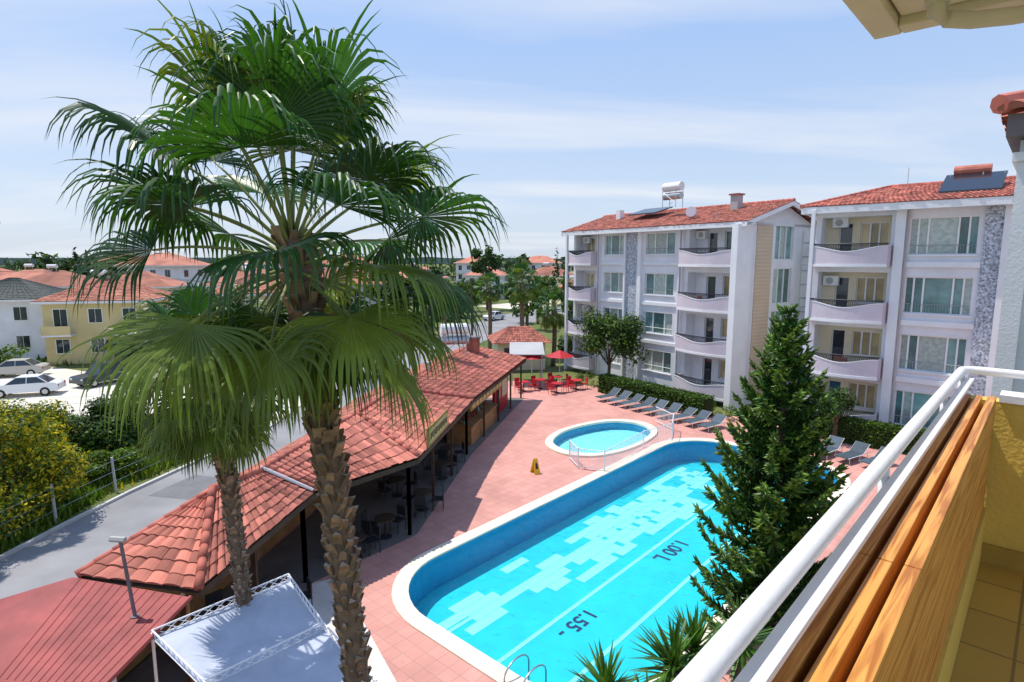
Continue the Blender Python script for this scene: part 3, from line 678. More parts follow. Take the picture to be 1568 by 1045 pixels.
def balcony(mp,mi,F,s0,s1,fz,dep,d0=0):
    n=14; L0=[]
    for i in range(n+1):
        t=i/n; L0.append((s0+(s1-s0)*t, d0+dep*(.72+.28*math.sin(math.pi*t)), fz+.92-.30*math.sin(math.pi*t)**2,t))
    for a,b in zip(L0,L0[1:]):
        mp.box8([F.P(a[0],a[1]-.09,fz-.18),F.P(b[0],b[1]-.09,fz-.18),F.P(b[0],b[1],fz-.18),F.P(a[0],a[1],fz-.18),F.P(a[0],a[1]-.09,a[2]),F.P(b[0],b[1]-.09,b[2]),F.P(b[0],b[1],b[2]),F.P(a[0],a[1],a[2])],'wall_lilac',.5)
        mp.box8([F.P(a[0],d0+.002,fz-.16),F.P(b[0],d0+.002,fz-.16),F.P(b[0],b[1]-.092,fz-.16),F.P(a[0],a[1]-.092,fz-.16),F.P(a[0],d0+.002,fz),F.P(b[0],d0+.002,fz),F.P(b[0],b[1]-.092,fz),F.P(a[0],a[1]-.092,fz)],'wall_white',.5)
        mp.box8([F.P(a[0],a[1]-.11,a[2]+.002),F.P(b[0],b[1]-.11,b[2]+.002),F.P(b[0],b[1]+.02,b[2]+.002),F.P(a[0],a[1]+.02,a[2]+.002),F.P(a[0],a[1]-.11,a[2]+.05),F.P(b[0],b[1]-.11,b[2]+.05),F.P(b[0],b[1]+.02,b[2]+.05),F.P(a[0],a[1]+.02,a[2]+.05)],'white',.5)
        mp.box8([F.P(a[0],a[1]+.001,fz-.19),F.P(b[0],b[1]+.001,fz-.19),F.P(b[0],b[1]+.035,fz-.19),F.P(a[0],a[1]+.035,fz-.19),F.P(a[0],a[1]+.001,fz-.04),F.P(b[0],b[1]+.001,fz-.04),F.P(b[0],b[1]+.035,fz-.04),F.P(a[0],a[1]+.035,fz-.04)],'white',.5)
        for q in (.0,.33,.66):
            x=a[0]+(b[0]-a[0])*q; dd=a[1]+(b[1]-a[1])*q-.045; zt=a[2]+.05
            mi.tube(F.P(x,dd,zt),F.P(x+.08,dd,fz+1.06),.014,'iron',n=4); mi.tube(F.P(x+.08,dd,zt),F.P(x,dd,fz+1.06),.014,'iron',n=4)
        mi.tube(F.P(a[0],a[1]-.045,fz+1.08),F.P(b[0],b[1]-.045,fz+1.08),.03,'iron',n=5)
    if R.random()<.6: sm=(s0+s1)/2; F.box(mi,sm-.5+jit(.6),sm+.4,d0+dep*.72,d0+dep*.85,fz+.70,fz+.92,'tile_old')
    for sx_,dd in ((s0,L0[0][1]),(s1,L0[-1][1])):
        F.box(mp,sx_-.04,sx_+.04,d0+.002,dd-.1,fz-.18,fz+.98,'wall_lilac',.5)
def solarheater(name,F,s,d,z,col=True):
    G=group(name); mb=MB()
    for ds in (0,1.3):
        for dd in (0,.8): mb.tube(F.P(s+ds,d+dd,z),F.P(s+ds,d+dd,z+1.35),.03,'steel',n=5)
    mb.tube(F.P(s-.2,d+.4,z+1.6),F.P(s+1.5,d+.4,z+1.6),.33,'white',n=14); mb.tube(F.P(s-.2,d+.4,z+.9),F.P(s+1.5,d+.4,z+.9),.27,'steel',n=14)
    mb.tube(F.P(s,d,z+1.2),F.P(s+1.3,d,z+.3),.02,'steel',n=4); mb.tube(F.P(s,d+.8,z+.3),F.P(s+1.3,d+.8,z+1.2),.02,'steel',n=4)
    mb.obj('tanks_and_stand',G,False)
    if col:
        mb=MB(); mb.box8([F.P(s+2,d-1.2,z+.2),F.P(s+5,d-1.2,z+.2),F.P(s+5,d+.8,z-.35),F.P(s+2,d+.8,z-.35),F.P(s+2,d-1.2,z+.3),F.P(s+5,d-1.2,z+.3),F.P(s+5,d+.8,z-.25),F.P(s+2,d+.8,z-.25)],'solar'); mb.obj('collector',G)
def acunit(mb,F,s,d,z):
    F.box(mb,s,s+.8,d+.002,d+.3,z,z+.55,'white'); mb.tube(F.P(s+.35,d+.301,z+.27),F.P(s+.35,d+.32,z+.27),.2,'wall_grey',n=12)

G=group('apartment_building'); F=Fr((15.4,39.3),(-.56,.83),(-.83,-.56)); FL=[.6,3.6,6.6,9.7]
mw=MB();mg=MB();mp=MB();mi=MB(); ops=[]; in1=[]; in2=[]
for fz in FL:
    k='glass'
    ops+= [(5.9,8.8,fz+.7,fz+2.35,k,(.3,.7)),(11.1,13.5,fz+.7,fz+2.35,k,(.3,.7)),(.4,4.6,fz+.0,fz+2.5,None,()),(14.4,17.2,fz+.0,fz+2.45,None,())]
    in1+=[(.8,2.3,fz+.9,fz+2.3,'glass_tan' if fz<9 else k,(.5,)),(2.9,3.7,fz+.01,fz+2.25,'glass_dark',())]
    in2+=[(14.7,15.5,fz+.01,fz+2.2,'glass_dark',()),(15.8,17.0,fz+.9,fz+2.2,'glass_tan',(.5,))]
facade(mw,mg,F,0,17.5,0,12.3,ops,'wall_white'); facade(mw,mg,F,.4,4.6,.6,12.2,in1,'wall_white',-.95); facade(mw,mg,F,14.4,17.2,.6,12.2,in2,'wall_white',-.95)
F.box(mw,.36,17.4,-8.5,-1.4,0,12.29,'wall_white')
mw.poly([F.P(17.5,0,0),F.P(17.5,-8.5,0),F.P(17.5,-8.5,12.3),F.P(17.5,0,12.3)],'wall_white')
F.box(mw,9.5,10.8,.002,.06,.3,12.2,'mosaic')
for x0,x1 in ((5.0,5.35),(9.1,9.48),(10.82,11.0),(13.9,14.2)): F.box(mw,x0,x1,.002,.22,0,12.25,'white')
for fz in FL[1:]:
    F.box(mw,5.36,9.09,.003,.10,fz-.12,fz+.12,'white'); F.box(mw,11.01,13.89,.003,.10,fz-.12,fz+.12,'white')
for fz in FL:
    balcony(mp,mi,F,.25,4.75,fz,1.25); balcony(mp,mi,F,14.3,17.4,fz,1.1)
    for (a,b) in ((5.95,8.75),(11.15,13.45)):
        mi.tube(F.P(a,-.03,fz+1.15),F.P(b,-.03,fz+1.15),.018,'steel',n=4)
        for k in range(14): x=a+(b-a)*k/13; mi.tube(F.P(x,-.03,fz+.72),F.P(x,-.03,fz+1.15),.01,'steel',n=4,caps=False)
F.box(mp,-.25,.2,-.4,1.2,0,12.3,'white')
F.box(mp,17.3,17.5,.8,1.0,0,12.3,'white')
for fz in (3.6,9.7): acunit(mw,F,16.2,-.9,fz+1.75)
acunit(mw,F,3.75,-.93,11.5)
FS=Fr((15.4,39.3),(.83,.56),(.56,-.83)); ops=[]
for fz in FL: ops+=[(3.4,5.6,fz+.3,fz+2.8,'glass',(.33,.66))]
facade(mw,mg,FS,.4,8.5,0,12.3,ops,'wall_white')
FS.box(mw,1.2,3.0,.002,.05,.3,12.3,'wall_tan')
for i in range(48): FS.box(mw,1.2,3.0,.052,.07,.4+i*.25,.4+i*.25+.03,'concrete')
for s in (5.15,13.98): mw.tube(F.P(s,.27,0),F.P(s,.27,12.2),.05,'wall_grey',n=6)
mw.obj('walls',G);mg.obj('windows',G);mp.obj('balconies',G);mi.obj('balcony_grilles',G)
mb=MB(); zE=12.45;zR=14.0
tiles(mb,F.P(-.7,.95,zE),F.P(18.2,.95,zE),F.P(18.2,-4.25,zR),F.P(-.7,-4.25,zR),'tile_old'); tiles(mb,F.P(-.7,-9.3,zE),F.P(18.2,-9.3,zE),F.P(18.2,-4.25,zR),F.P(-.7,-4.25,zR),'tile_old')
ridgecap(mb,F.P(-.7,-4.25,zR+.05),F.P(18.2,-4.25,zR+.05),.12); mb.obj('roof_tiles',G)
mb=MB()
F.box(mb,-.7,18.2,.75,.93,12.12,12.44,'white'); F.box(mb,-.7,18.2,.002,.74,12.26,12.4,'wall_white')
for x in (0.0,17.45): mb.poly([F.P(x,0,12.3),F.P(x,-8.5,12.3),F.P(x,-4.25,13.85)],'wall_white',.5)
for x in (-.7,18.05):
    for d0,z0 in ((.95,zE),(-9.3,zE)):
        mb.box8([F.P(x,d0,z0-.3),F.P(x+.15,d0,z0-.3),F.P(x+.15,-4.25,zR-.3),F.P(x,-4.25,zR-.3),F.P(x,d0,z0-.02),F.P(x+.15,d0,z0-.02),F.P(x+.15,-4.25,zR-.02),F.P(x,-4.25,zR-.02)],'white')
F.box(mb,2.6,3.2,-3.2,-2.6,13.2,14.6,'wall_grey'); F.box(mb,2.5,3.3,-3.3,-2.5,14.6,14.7,'ridge_tile'); F.box(mb,14.3,14.8,-3,-2.5,13.2,14.3,'white')
mb.obj('eaves_and_chimneys',G)
mb=MB(); c=F.P(5.0,-.6,13.4); mb.tube(c,c+V((-.12,-.25,.06)),.42,'wall_lilac',.38,n=14); mb.tube(c-V((0,0,.6)),c,.03,'steel',n=5)
mb.tube(F.P(2.2,.2,12.6),F.P(2.2,.2,13.2),.02,'steel',n=4); mb.obj('satellite_dish')
solarheater('solar_water_heater',F,7.2,-2.2,14.0)
mb=MB()
for s in (6.2,8.4):
    for d in (.35,1.7): mb.tube(FS.P(s,d,0),FS.P(s,d,12.0),.05,'steel',n=6)
for k in range(12):
    z=.4+k*.98
    for d in (.35,1.7): mb.tube(FS.P(6.2,d,z),FS.P(8.4,d,z),.035,'steel',n=5)
    mb.tube(FS.P(6.2,1.7,z),FS.P(8.4,1.7,z+.98 if k<11 else z),.025,'steel',n=4)
    for s in (6.2,8.4): mb.tube(FS.P(s,.35,z),FS.P(s,1.7,z),.03,'steel',n=4)
for k in range(4):
    z=.6+k*3.0; FS.box(mb,6.2,7.0,.4,1.65,z,z+.05,'wall_grey')
    for j in range(10): FS.box(mb,7.0+j*.12,7.14+j*.12,.4,.95,z+.15*(j+1),z+.15*(j+1)+.03,'wall_grey')
    for j in range(10): FS.box(mb,8.1-j*.12,8.24-j*.12,1.05,1.65,z+1.5+.14*(j+1),z+1.5+.14*(j+1)+.03,'wall_grey')
mb.obj('steel_fire_stair')

G=group('apartment_building'); F=Fr((20.9,32.0),(.72,-.69),(-.69,-.72)); FL=[.5,3.6,6.7,9.8]
mw=MB();mg=MB();mp=MB();mi=MB(); ops=[]; in1=[]
for fz in FL:
    ops+= [(.35,3.25,fz+.45,fz+2.4,'glass',(.13,.28,.72,.87)),(-4.0,-.5,fz,fz+2.6,None,()),(5.4,8.0,fz+.5,fz+2.4,'glass',(.3,.7))]
    in1+=[(-2.2,-.8,fz+.85,fz+2.3,'glass_tan',(.33,.66)),(-3.3,-2.6,fz+.01,fz+2.3,'glass_dark',())]
facade(mw,mg,F,-4.3,10,0,12.9,ops,'wall_white'); facade(mw,mg,F,-4.0,-.5,.5,12.4,in1,'wall_cream',-.95)
F.box(mw,-4.2,9.9,-9,-1.4,0,12.85,'wall_white'); mw.poly([F.P(-4.3,0,0),F.P(-4.3,-9,0),F.P(-4.3,-9,12.9),F.P(-4.3,0,12.9)],'wall_white')
F.box(mw,3.48,4.2,.002,.12,.3,12.8,'mosaic')
for x0,x1 in ((-.25,.2),(4.22,4.5)): F.box(mw,x0,x1,.002,.35,0,12.85,'white')
for fz in FL[1:]: F.box(mw,.21,3.47,.003,.14,fz-.2,fz+.08,'white')
for fz in FL:
    mi.tube(F.P(.4,-.08,fz+.95),F.P(3.2,-.08,fz+.95),.015,'steel',n=4)
    for k in range(24): mi.tube(F.P(.42+k*.12,-.08,fz+.5),F.P(.42+k*.12,-.08,fz+.95),.008,'steel',n=4,caps=False)
    balcony(mp,mi,F,-4.25,-.4,fz,1.15)
F.box(mp,-4.3,-4.1,.75,.95,0,12.8,'white'); mw.tube(F.P(.28,.2,0),F.P(.28,.2,12.8),.05,'wall_grey',n=6)
acunit(mw,F,-3.6,-.9,12.2-.35); acunit(mw,F,-3.9,-.93,6.7+1.8)
mw.obj('walls',G);mg.obj('windows',G);mp.obj('balconies',G);mi.obj('balcony_grilles',G)
mb=MB(); zE=12.98;zR=14.3
tiles(mb,F.P(-4.9,.9,zE),F.P(10.5,.9,zE),F.P(10.5,-4.5,zR),F.P(-1.6,-4.5,zR),'tile'); tiles(mb,F.P(-4.9,-9.6,zE),F.P(-4.9,.9,zE),F.P(-1.6,-4.4,zR),F.P(-1.6,-4.6,zR),'tile')
tiles(mb,F.P(-4.9,-9.6,zE),F.P(10.5,-9.6,zE),F.P(10.5,-4.5,zR),F.P(-1.6,-4.5,zR),'tile')
ridgecap(mb,F.P(-1.6,-4.5,zR+.05),F.P(10.5,-4.5,zR+.05),.12); ridgecap(mb,F.P(-4.9,.9,zE+.05),F.P(-1.6,-4.5,zR+.05),.12); mb.obj('roof_tiles',G)
mb=MB(); F.box(mb,-4.9,10.5,.7,.88,12.6,12.97,'white'); F.box(mb,-4.9,10.5,.003,.69,12.8,12.93,'wall_white'); F.box(mb,-4.9,-4.75,-9.6,.69,12.6,12.97,'white'); mb.tube(F.P(-.5,-3,13.8),F.P(-.5,-3,15.2),.02,'steel',n=4); mb.obj('eaves',G)
G3=group('solar_water_heater'); mb=MB()
mb.box8([F.P(1.3,-.8,13.45),F.P(3.9,-.8,13.45),F.P(3.9,-3.0,14.5),F.P(1.3,-3.0,14.5),F.P(1.3,-.8,13.55),F.P(3.9,-.8,13.55),F.P(3.9,-3.0,14.6),F.P(1.3,-3.0,14.6)],'solar')
for s in (1.5,2.9,3.8): mb.tube(F.P(s,-2.8,13.8),F.P(s,-2.8,14.6),.03,'steel',n=5)
mb.tube(F.P(1.6,-3.2,14.8),F.P(3.2,-3.2,14.8),.26,'tile_old',n=12); mb.obj('collector',G3)

# ------------------------------------------------------------ our own building
r2=V((.676,.737,0)); m2=V((-.737,.676,0))
def Q(s,q,z): return r2*s+m2*q+V((0,0,z))
def qbox(mb,s0,s1,q0,q1,z0,z1,mt,r=None): mb.box8([Q(s0,q0,z0),Q(s1,q0,z0),Q(s1,q1,z0),Q(s0,q1,z0),Q(s0,q0,z1),Q(s1,q0,z1),Q(s1,q1,z1),Q(s0,q1,z1)],mt,r)
G=group('balcony')
mb=MB()
mb.path([Q(-1,.325,9.4),Q(1.5,.325,9.4),Q(3.98,.325,9.4),Q(4.03,.30,9.4),Q(4.05,.26,9.4),Q(4.05,-.2,9.4),Q(4.05,-2,9.4)],[.022]*7,'rail_white',14)
for s in (.35,2.0,3.3,3.98): mb.tube(Q(s,.315,9.18),Q(s,.322,9.39),.015,'rail_white',n=8)
mb.tube(Q(4.05,-.08,9.1),Q(4.05,-.08,9.39),.017,'rail_white',n=8)
mb.obj('handrail',G,True)
mb=MB(); qbox(mb,-1,4.0,.266,.305,9.345,9.363,'rail_white'); qbox(mb,-1,4.0,.294,.304,9.2,9.344,'rail_white'); mb.obj('flat_bar',G,bevel=.004)
mb=MB()
for s0,s1 in ((-1,1.55),(1.556,3.86)):
    qbox(mb,s0,s1,.264,.290,9.20,9.30,'slat'); qbox(mb,s0,s1,.216,.248,9.20,9.30,'slat'); qbox(mb,s0,s1,.160,.194,9.14,9.303,'slat')
for k,(z0,z1) in enumerate(((9.0,9.137),(8.85,8.997),(8.70,8.847))): qbox(mb,-1,3.86,.162,.186,z0,z1,'slat')
mb.obj('wood_slats',G,bevel=.003)
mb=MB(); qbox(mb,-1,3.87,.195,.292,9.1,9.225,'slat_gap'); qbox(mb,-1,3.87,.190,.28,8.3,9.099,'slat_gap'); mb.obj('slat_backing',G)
mb=MB(); qbox(mb,-1,3.9,.150,.188,8.4,8.697,'yellow_wall'); qbox(mb,3.9,4.0,-3,.29,8.3,9.27,'yellow_wall'); mb.obj('parapet_wall',G)
mb=MB(); qbox(mb,3.88,4.03,-3,.15,9.272,9.31,'rail_white'); qbox(mb,3.872,3.899,-3,.149,8.4,8.5,'yellow_floor'); mb.obj('parapet_cap_and_skirting',G)
mb=MB(); qbox(mb,-1.5,3.899,-3,.149,8.28,8.4,'balcony_floor'); mb.obj('floor',G)
mb=MB(); qbox(mb,-1.5,4.0,-3,.28,8.0,8.279,'slab_cream'); mb.obj('slab',G)
G=group('upper_balcony_slab')
def U(s,q,z): return V((1.8,3.1,0))+r2*s+m2*q+V((0,0,z))
def ubox(mb,s0,s1,q0,q1,z0,z1,mt): mb.box8([U(s0,q0,z0),U(s1,q0,z0),U(s1,q1,z0),U(s0,q1,z0),U(s0,q0,z1),U(s1,q0,z1),U(s1,q1,z1),U(s0,q1,z1)],mt)
mb=MB(); ubox(mb,-3,-.13,-3,-.13,11.12,11.3,'slab_cream'); ubox(mb,-3,0,-.12,0,11.08,11.35,'slab_cream'); ubox(mb,-.12,0,-3,-.121,11.08,11.35,'slab_cream')
ubox(mb,.1,.5,-3,-.62,10.95,11.4,'slab_cream'); mb.obj('slab',G,bevel=.01)
mb=MB(); mb.path([U(-.35,-.30,11.11),U(-.35,-.30,11.03),U(-.33,-.34,11.0),U(-.28,-.42,10.99),U(-.22,-.55,10.99),U(-.15,-.9,11.0)],[.035]*6,'pipe_cream',12); mb.path([U(-.35,-.30,11.10),U(-.35,-.30,11.06)],[.045]*2,'pipe_cream',12); mb.obj('drain_pipe',G,True)
G=group('hotel_wing'); W0=V((5.8,6.95,0))
def Wp(s,q,z): return W0+r2*s+m2*(-q)+V((0,0,z))
def wbox(mb,s0,s1,q0,q1,z0,z1,mt): mb.box8([Wp(s0,q0,z0),Wp(s1,q0,z0),Wp(s1,q1,z0),Wp(s0,q1,z0),Wp(s0,q0,z1),Wp(s1,q0,z1),Wp(s1,q1,z1),Wp(s0,q1,z1)],mt)
mb=MB(); wbox(mb,0,3,0,4,0,11.35,'wall_white'); wbox(mb,-.12,-.002,.0,.18,0,11.2,'wall_white'); mb.obj('walls',G)
mb=MB(); wbox(mb,-.3,3,-.12,4,11.36,11.6,'fascia'); wbox(mb,-.15,3,-.05,4,11.1,11.2,'white'); mb.obj('cornice',G)
mb=MB(); tiles(mb,Wp(-.4,-.2,11.64),Wp(-.4,4,11.64),Wp(1.2,4,12.1),Wp(1.2,1.0,12.1)); tiles(mb,Wp(3,-.2,11.64),Wp(-.4,-.2,11.64),Wp(1.2,1.0,12.1),Wp(3,1.0,12.1)); ridgecap(mb,Wp(-.4,-.2,11.70),Wp(1.2,1.0,12.16)); mb.obj('roof_tiles',G)

# ------------------------------------------------------------ patio furniture
def lounger(name,p,ang,tilt=.75):
    mb=MB(); G=group(name); G.location=p; G.rotation_euler=(0,0,ang)
    mb.box(-.95,.35,-.33,.33,.30,.345,'lounger')
    c,s=math.cos(tilt),math.sin(tilt)
    a=V((.36,0,.32))
    mb.box8([(a.x,-.33,a.z),(a.x+.72*c,-.33,a.z+.72*s),(a.x+.72*c,.33,a.z+.72*s),(a.x,.33,a.z),(a.x-.04*s,-.33,a.z+.04*c),(a.x+.72*c-.04*s,-.33,a.z+.72*s+.04*c),(a.x+.72*c-.04*s,.33,a.z+.72*s+.04*c),(a.x-.04*s,.33,a.z+.04*c)],'lounger')
    mb.obj('sling',G); mb=MB()
    for y in (-.345,.345): mb.tube((-.95,y,.32),(.95,y,.32),.016,'white',n=6); mb.tube((.36,y,.32),(.36+.74*c,y,.32+.74*s),.016,'white',n=6)
    for x in (-.8,.1,.8):
        for y in (-.34,.34): mb.tube((x,y,0),(x,y,.31),.016,'white',n=6)
    mb.obj('frame',G)
for i in range(9):
    t=i/8; p=V((6.9,41.3,0)).lerp(V((11.9,34.0,0)),t); lounger('sun_lounger',p,math.atan2(.54,.84)+jit(.08),.6+jit(.1))
for i in range(4):
    p=V((15.6,30.2,0))+V((.75,-.85,0))*i; lounger('sun_lounger',p,math.atan2(.54,.84)+jit(.1),.6+jit(.1))
def chair(name,p,ang,mt='iron'):
    G=group(name); G.location=p; G.rotation_euler=(0,0,ang); mb=MB()
    mb.box(-.22,.22,-.22,.22,.42,.46,mt); mb.box(.18,.22,-.22,.22,.55,.9,mt)
    for x in (-.2,.2):
        for y in (-.2,.2): mb.tube((x,y,0),(x,y,.45 if x<0 else .9),.018,mt,n=5)
    mb.obj('frame',G)
def table(name,p,mt='wood',r=.38):
    G=group(name); G.location=p; mb=MB(); mb.tube((0,0,.72),(0,0,.76),r,mt,n=16); mb.tube((0,0,0),(0,0,.72),.035,'iron',n=8); mb.tube((0,0,0),(0,0,.03),.24,'iron',n=12); mb.obj('top_and_pedestal',G)
rd=random.Random(2)
for (x,y) in [(-4.6,20.2),(-3.6,22.6),(-5.3,18.7),(-6.5,15.3),(-6.9,13.2),(-3.2,26),(-4.9,24),(-7.6,14.6),(-3.2,28.2)]:
    table('cafe_table',(x,y,.008),'dark_wood')
    for a in (rd.uniform(0,1),rd.uniform(2,3),rd.uniform(4,5)): chair('cafe_chair',(x+.62*math.cos(a),y+.62*math.sin(a),.008),a)
for (x,y) in [(2.2,45),(3.6,46.2),(5,44.8),(3.4,43.6),(.9,44.2)]:
    table('cafe_table',(x,y,0),rd.choice(['red_paint','white']),.45)
    for a in (0.3,2.2,4.1): chair('cafe_chair',(x+.68*math.cos(a),y+.68*math.sin(a),0),a,'red_paint')
for (x,y,mt) in [(3.9,47.4,'red_paint'),(1.6,46.9,'red_paint')]:
    G=group('parasol'); mb=MB(); mb.tube((x,y,0),(x,y,2.6),.03,'white',n=6); vs=[(x,y,2.7)]+[(x+1.2*math.cos(k*math.pi/4),y+1.2*math.sin(k*math.pi/4),2.2) for k in range(8)]
    mb.add(vs,[(0,1+k,1+(k+1)%8) for k in range(8)],mt,.5); mb.obj('canopy_and_pole',G)
G=group('caution_sign'); G.location=(1.1,26.7,0); G.rotation_euler=(0,0,.5); mb=MB()
for sg in (-1,1): mb.box8([(-.16,sg*.2,0),(.16,sg*.2,0),(.16,sg*.225,0),(-.16,sg*.225,0),(-.09,sg*.01,.72),(.09,sg*.01,.72),(.09,sg*.03,.72),(-.09,sg*.03,.72)],'yellow_plastic')
mb.box8([(-.07,-.165,.25),(.07,-.165,.25),(.07,-.172,.25),(-.07,-.172,.25),(-.045,-.085,.52),(.045,-.085,.52),(.045,-.092,.52),(-.045,-.092,.52)],'iron'); mb.obj('panels',G)
G=group('entrance_awning'); mb=MB(); mb.box8([(-.2,46,2.5),(2.6,46,2.5),(2.6,49.5,3.0),(-.2,49.5,3.0),(-.2,46,2.56),(2.6,46,2.56),(2.6,49.5,3.06),(-.2,49.5,3.06)],'wall_grey')
for x in (0,2.4):
    for y in (46.2,49.2): mb.tube((x,y,0),(x,y,2.55),.05,'wall_grey',n=6)
mb.obj('canopy',G)
G=group('roadside_kiosk'); mb=MB(); K=Fr((-1.3,52.5),(1,.15),(.15,-1)); K.box(mb,0,4.4,-4,0,0,2.5,'wall_cream')
for k in range(2): K.box(mb,.6+k*2,1.8+k*2,.002,.04,1,2.1,'glass_dark')
mb.obj('walls',G); mb=MB(); zz=2.55
tiles(mb,K.P(-.5,.6,zz),K.P(4.9,.6,zz),K.P(3.2,-2,3.8),K.P(1.4,-2,3.8),'tile_old'); tiles(mb,K.P(4.9,.6,zz),K.P(4.9,-4.6,zz),K.P(3.2,-2,3.8),K.P(3.2,-2.01,3.8),'tile_old'); tiles(mb,K.P(-.5,-4.6,zz),K.P(-.5,.6,zz),K.P(1.4,-2,3.8),K.P(1.4,-2.01,3.8),'tile_old'); mb.obj('roof_tiles',G)
solarheater('solar_water_heater',Fr((-3.6,36.2),(1,.3),(.3,-1)),-.7,0,4.2,False)
mb=MB(); mb.box(-3.0,-2.2,38.6,39.4,3.4,4.8,'tile_old'); mb.box(-3.1,-2.1,38.5,39.5,4.8,4.92,'fascia'); mb.obj('chimney')
mb=MB()
for (x,y,l) in ((-4.6,31.5,.5),(-5.0,28.2,.4)): mb.tube((x,y,3.6),(x,y,3.9+l),.12,'wall_grey',n=8); mb.tube((x,y,3.9+l),(x,y,4.0+l),.2,'wall_grey',n=8)
mb.obj('roof_vents')
mb=MB()
slab(mb,V((-5.6,42.5,0)),V((-5.0,52,0)),V((.15,0,0)),0,1.2,'wall_cream'); mb.obj('boundary_wall')

def pole(p,h): 
    mb=MB(); p=V(p); mb.tube(p,p+V((0,0,h)),.14,'bark',.09,n=8); mb.tube(p+V((-.9,0,h-.5)),p+V((.9,0,h-.5)),.05,'bark',n=6)
    for x in (-.8,0,.8): mb.tube(p+V((x,0,h-.45)),p+V((x,0,h-.2)),.05,'white',n=6)
    mb.obj('utility_pole')
PLS=[((-4.8,70,0),7.8),((-42,62,0),9),((-17.6,58,0),8),((12,112,0),9),((-66,48,0),11)]
for p,h in PLS: pole(p,h)
mb=MB()
def wire(a,b,s=.6):
    a=V(a);b=V(b);pts=[a.lerp(b,i/10)-V((0,0,s*4*(i/10)*(1-i/10))) for i in range(11)]; mb.path(pts,[.012]*11,'iron',4)
for x in (-.8,0,.8):
    wire((-42+x,62,8.8),(-17.6+x,58,7.8)); wire((-17.6+x,58,7.8),(-4.8+x,70,7.6)); wire((-4.8+x,70,7.6),(12+x,112,8.8)); wire((-66+x,48,10.6),(-42+x,62,8.8))
mb.obj('power_lines')

def car(name,p,ang,paint,L0=4.3,H0=1.42,kind='sedan'):
    G=group(name); G.location=p; G.rotation_euler=(0,0,ang); mb=MB(); h=L0/2
    low=[(-h,.35),(-h,.75),(-h+.15,.86),(-h*.5,.93),(h*.45,.97),(h-.2,.93),(h,.8),(h,.35)]
    if kind=='van': cab=[(-h+.25,.9),(-h*.55,H0),(h-.25,H0),(h-.1,.9)]
    elif kind=='pickup': cab=[(-h*.5,.93),(-h*.25,H0),(h*.2,H0),(h*.3,.96)]
    else: cab=[(-h*.52,.92),(-h*.2,H0),(h*.42,H0-.02),(h*.72,.95)]
    def loft(prof,w0,w1,mt):
        n=len(prof); zmin=min(z for x,z in prof);zmax=max(z for x,z in prof)
        def wd(z): return w0+(w1-w0)*(z-zmin)/(zmax-zmin)
        vs=[(x,-wd(z),z) for x,z in prof]+[(x,wd(z),z) for x,z in prof]
        mb.add(vs,[(i,(i+1)%n,n+(i+1)%n,n+i) for i in range(n)]+[tuple(range(n)),tuple(range(n,2*n))[::-1]],mt,.5)
    loft(low,.86,.80,paint); loft(cab,.78,.6,'glass_dark')
    x1,x2=cab[1][0],cab[2][0]; mb.box(x1-.02,x2+.02,-.61,.61,H0-.03,H0+.03,paint)
    for (xa,xb) in ((cab[0],cab[1]),(cab[3],cab[2])):
        for s in (-1,1): mb.tube((xa[0],s*.775,xa[1]),(xb[0],s*.605,xb[1]),.04,paint,n=5)
    for s in (-1,1): mb.tube(((x1+x2)/2,s*.78,.95),((x1+x2)/2,s*.605,H0),.035,paint,n=5)
    mb.obj('body',G,bevel=.03); mb=MB()
    for x in (-h+.8,h-.8):
        for s in (-1,1): mb.tube((x,s*.66,.32),(x,s*.87,.32),.32,'tire',n=16); mb.tube((x,s*.871,.32),(x,s*.88,.32),.19,'steel',n=12)
    mb.obj('wheels',G); mb=MB()
    for s in (-1,1): mb.box(-h-.01,-h+.03,s*.62-.14,s*.62+.14,.64,.76,'frame'); mb.box(h-.03,h+.01,s*.64-.1,s*.64+.1,.66,.82,'red_paint')
    mb.obj('lights',G)
car('parked_car',(-36.2,43.0,0),.35,'car_white')
car('parked_pickup_truck',(-33.2,47.4,0),1.2,'car_dark',4.9,1.7,'pickup')
car('parked_car',(-43,50.2,0),.3,'car_beige')
car('parked_van',(-13.2,64.5,0),.5,'car_beige',4.6,1.85,'van')
car('parked_car',(-12.0,69,0),.4,'car_dark')
car('parked_car',(-3,98,0),1.0,'car_white')

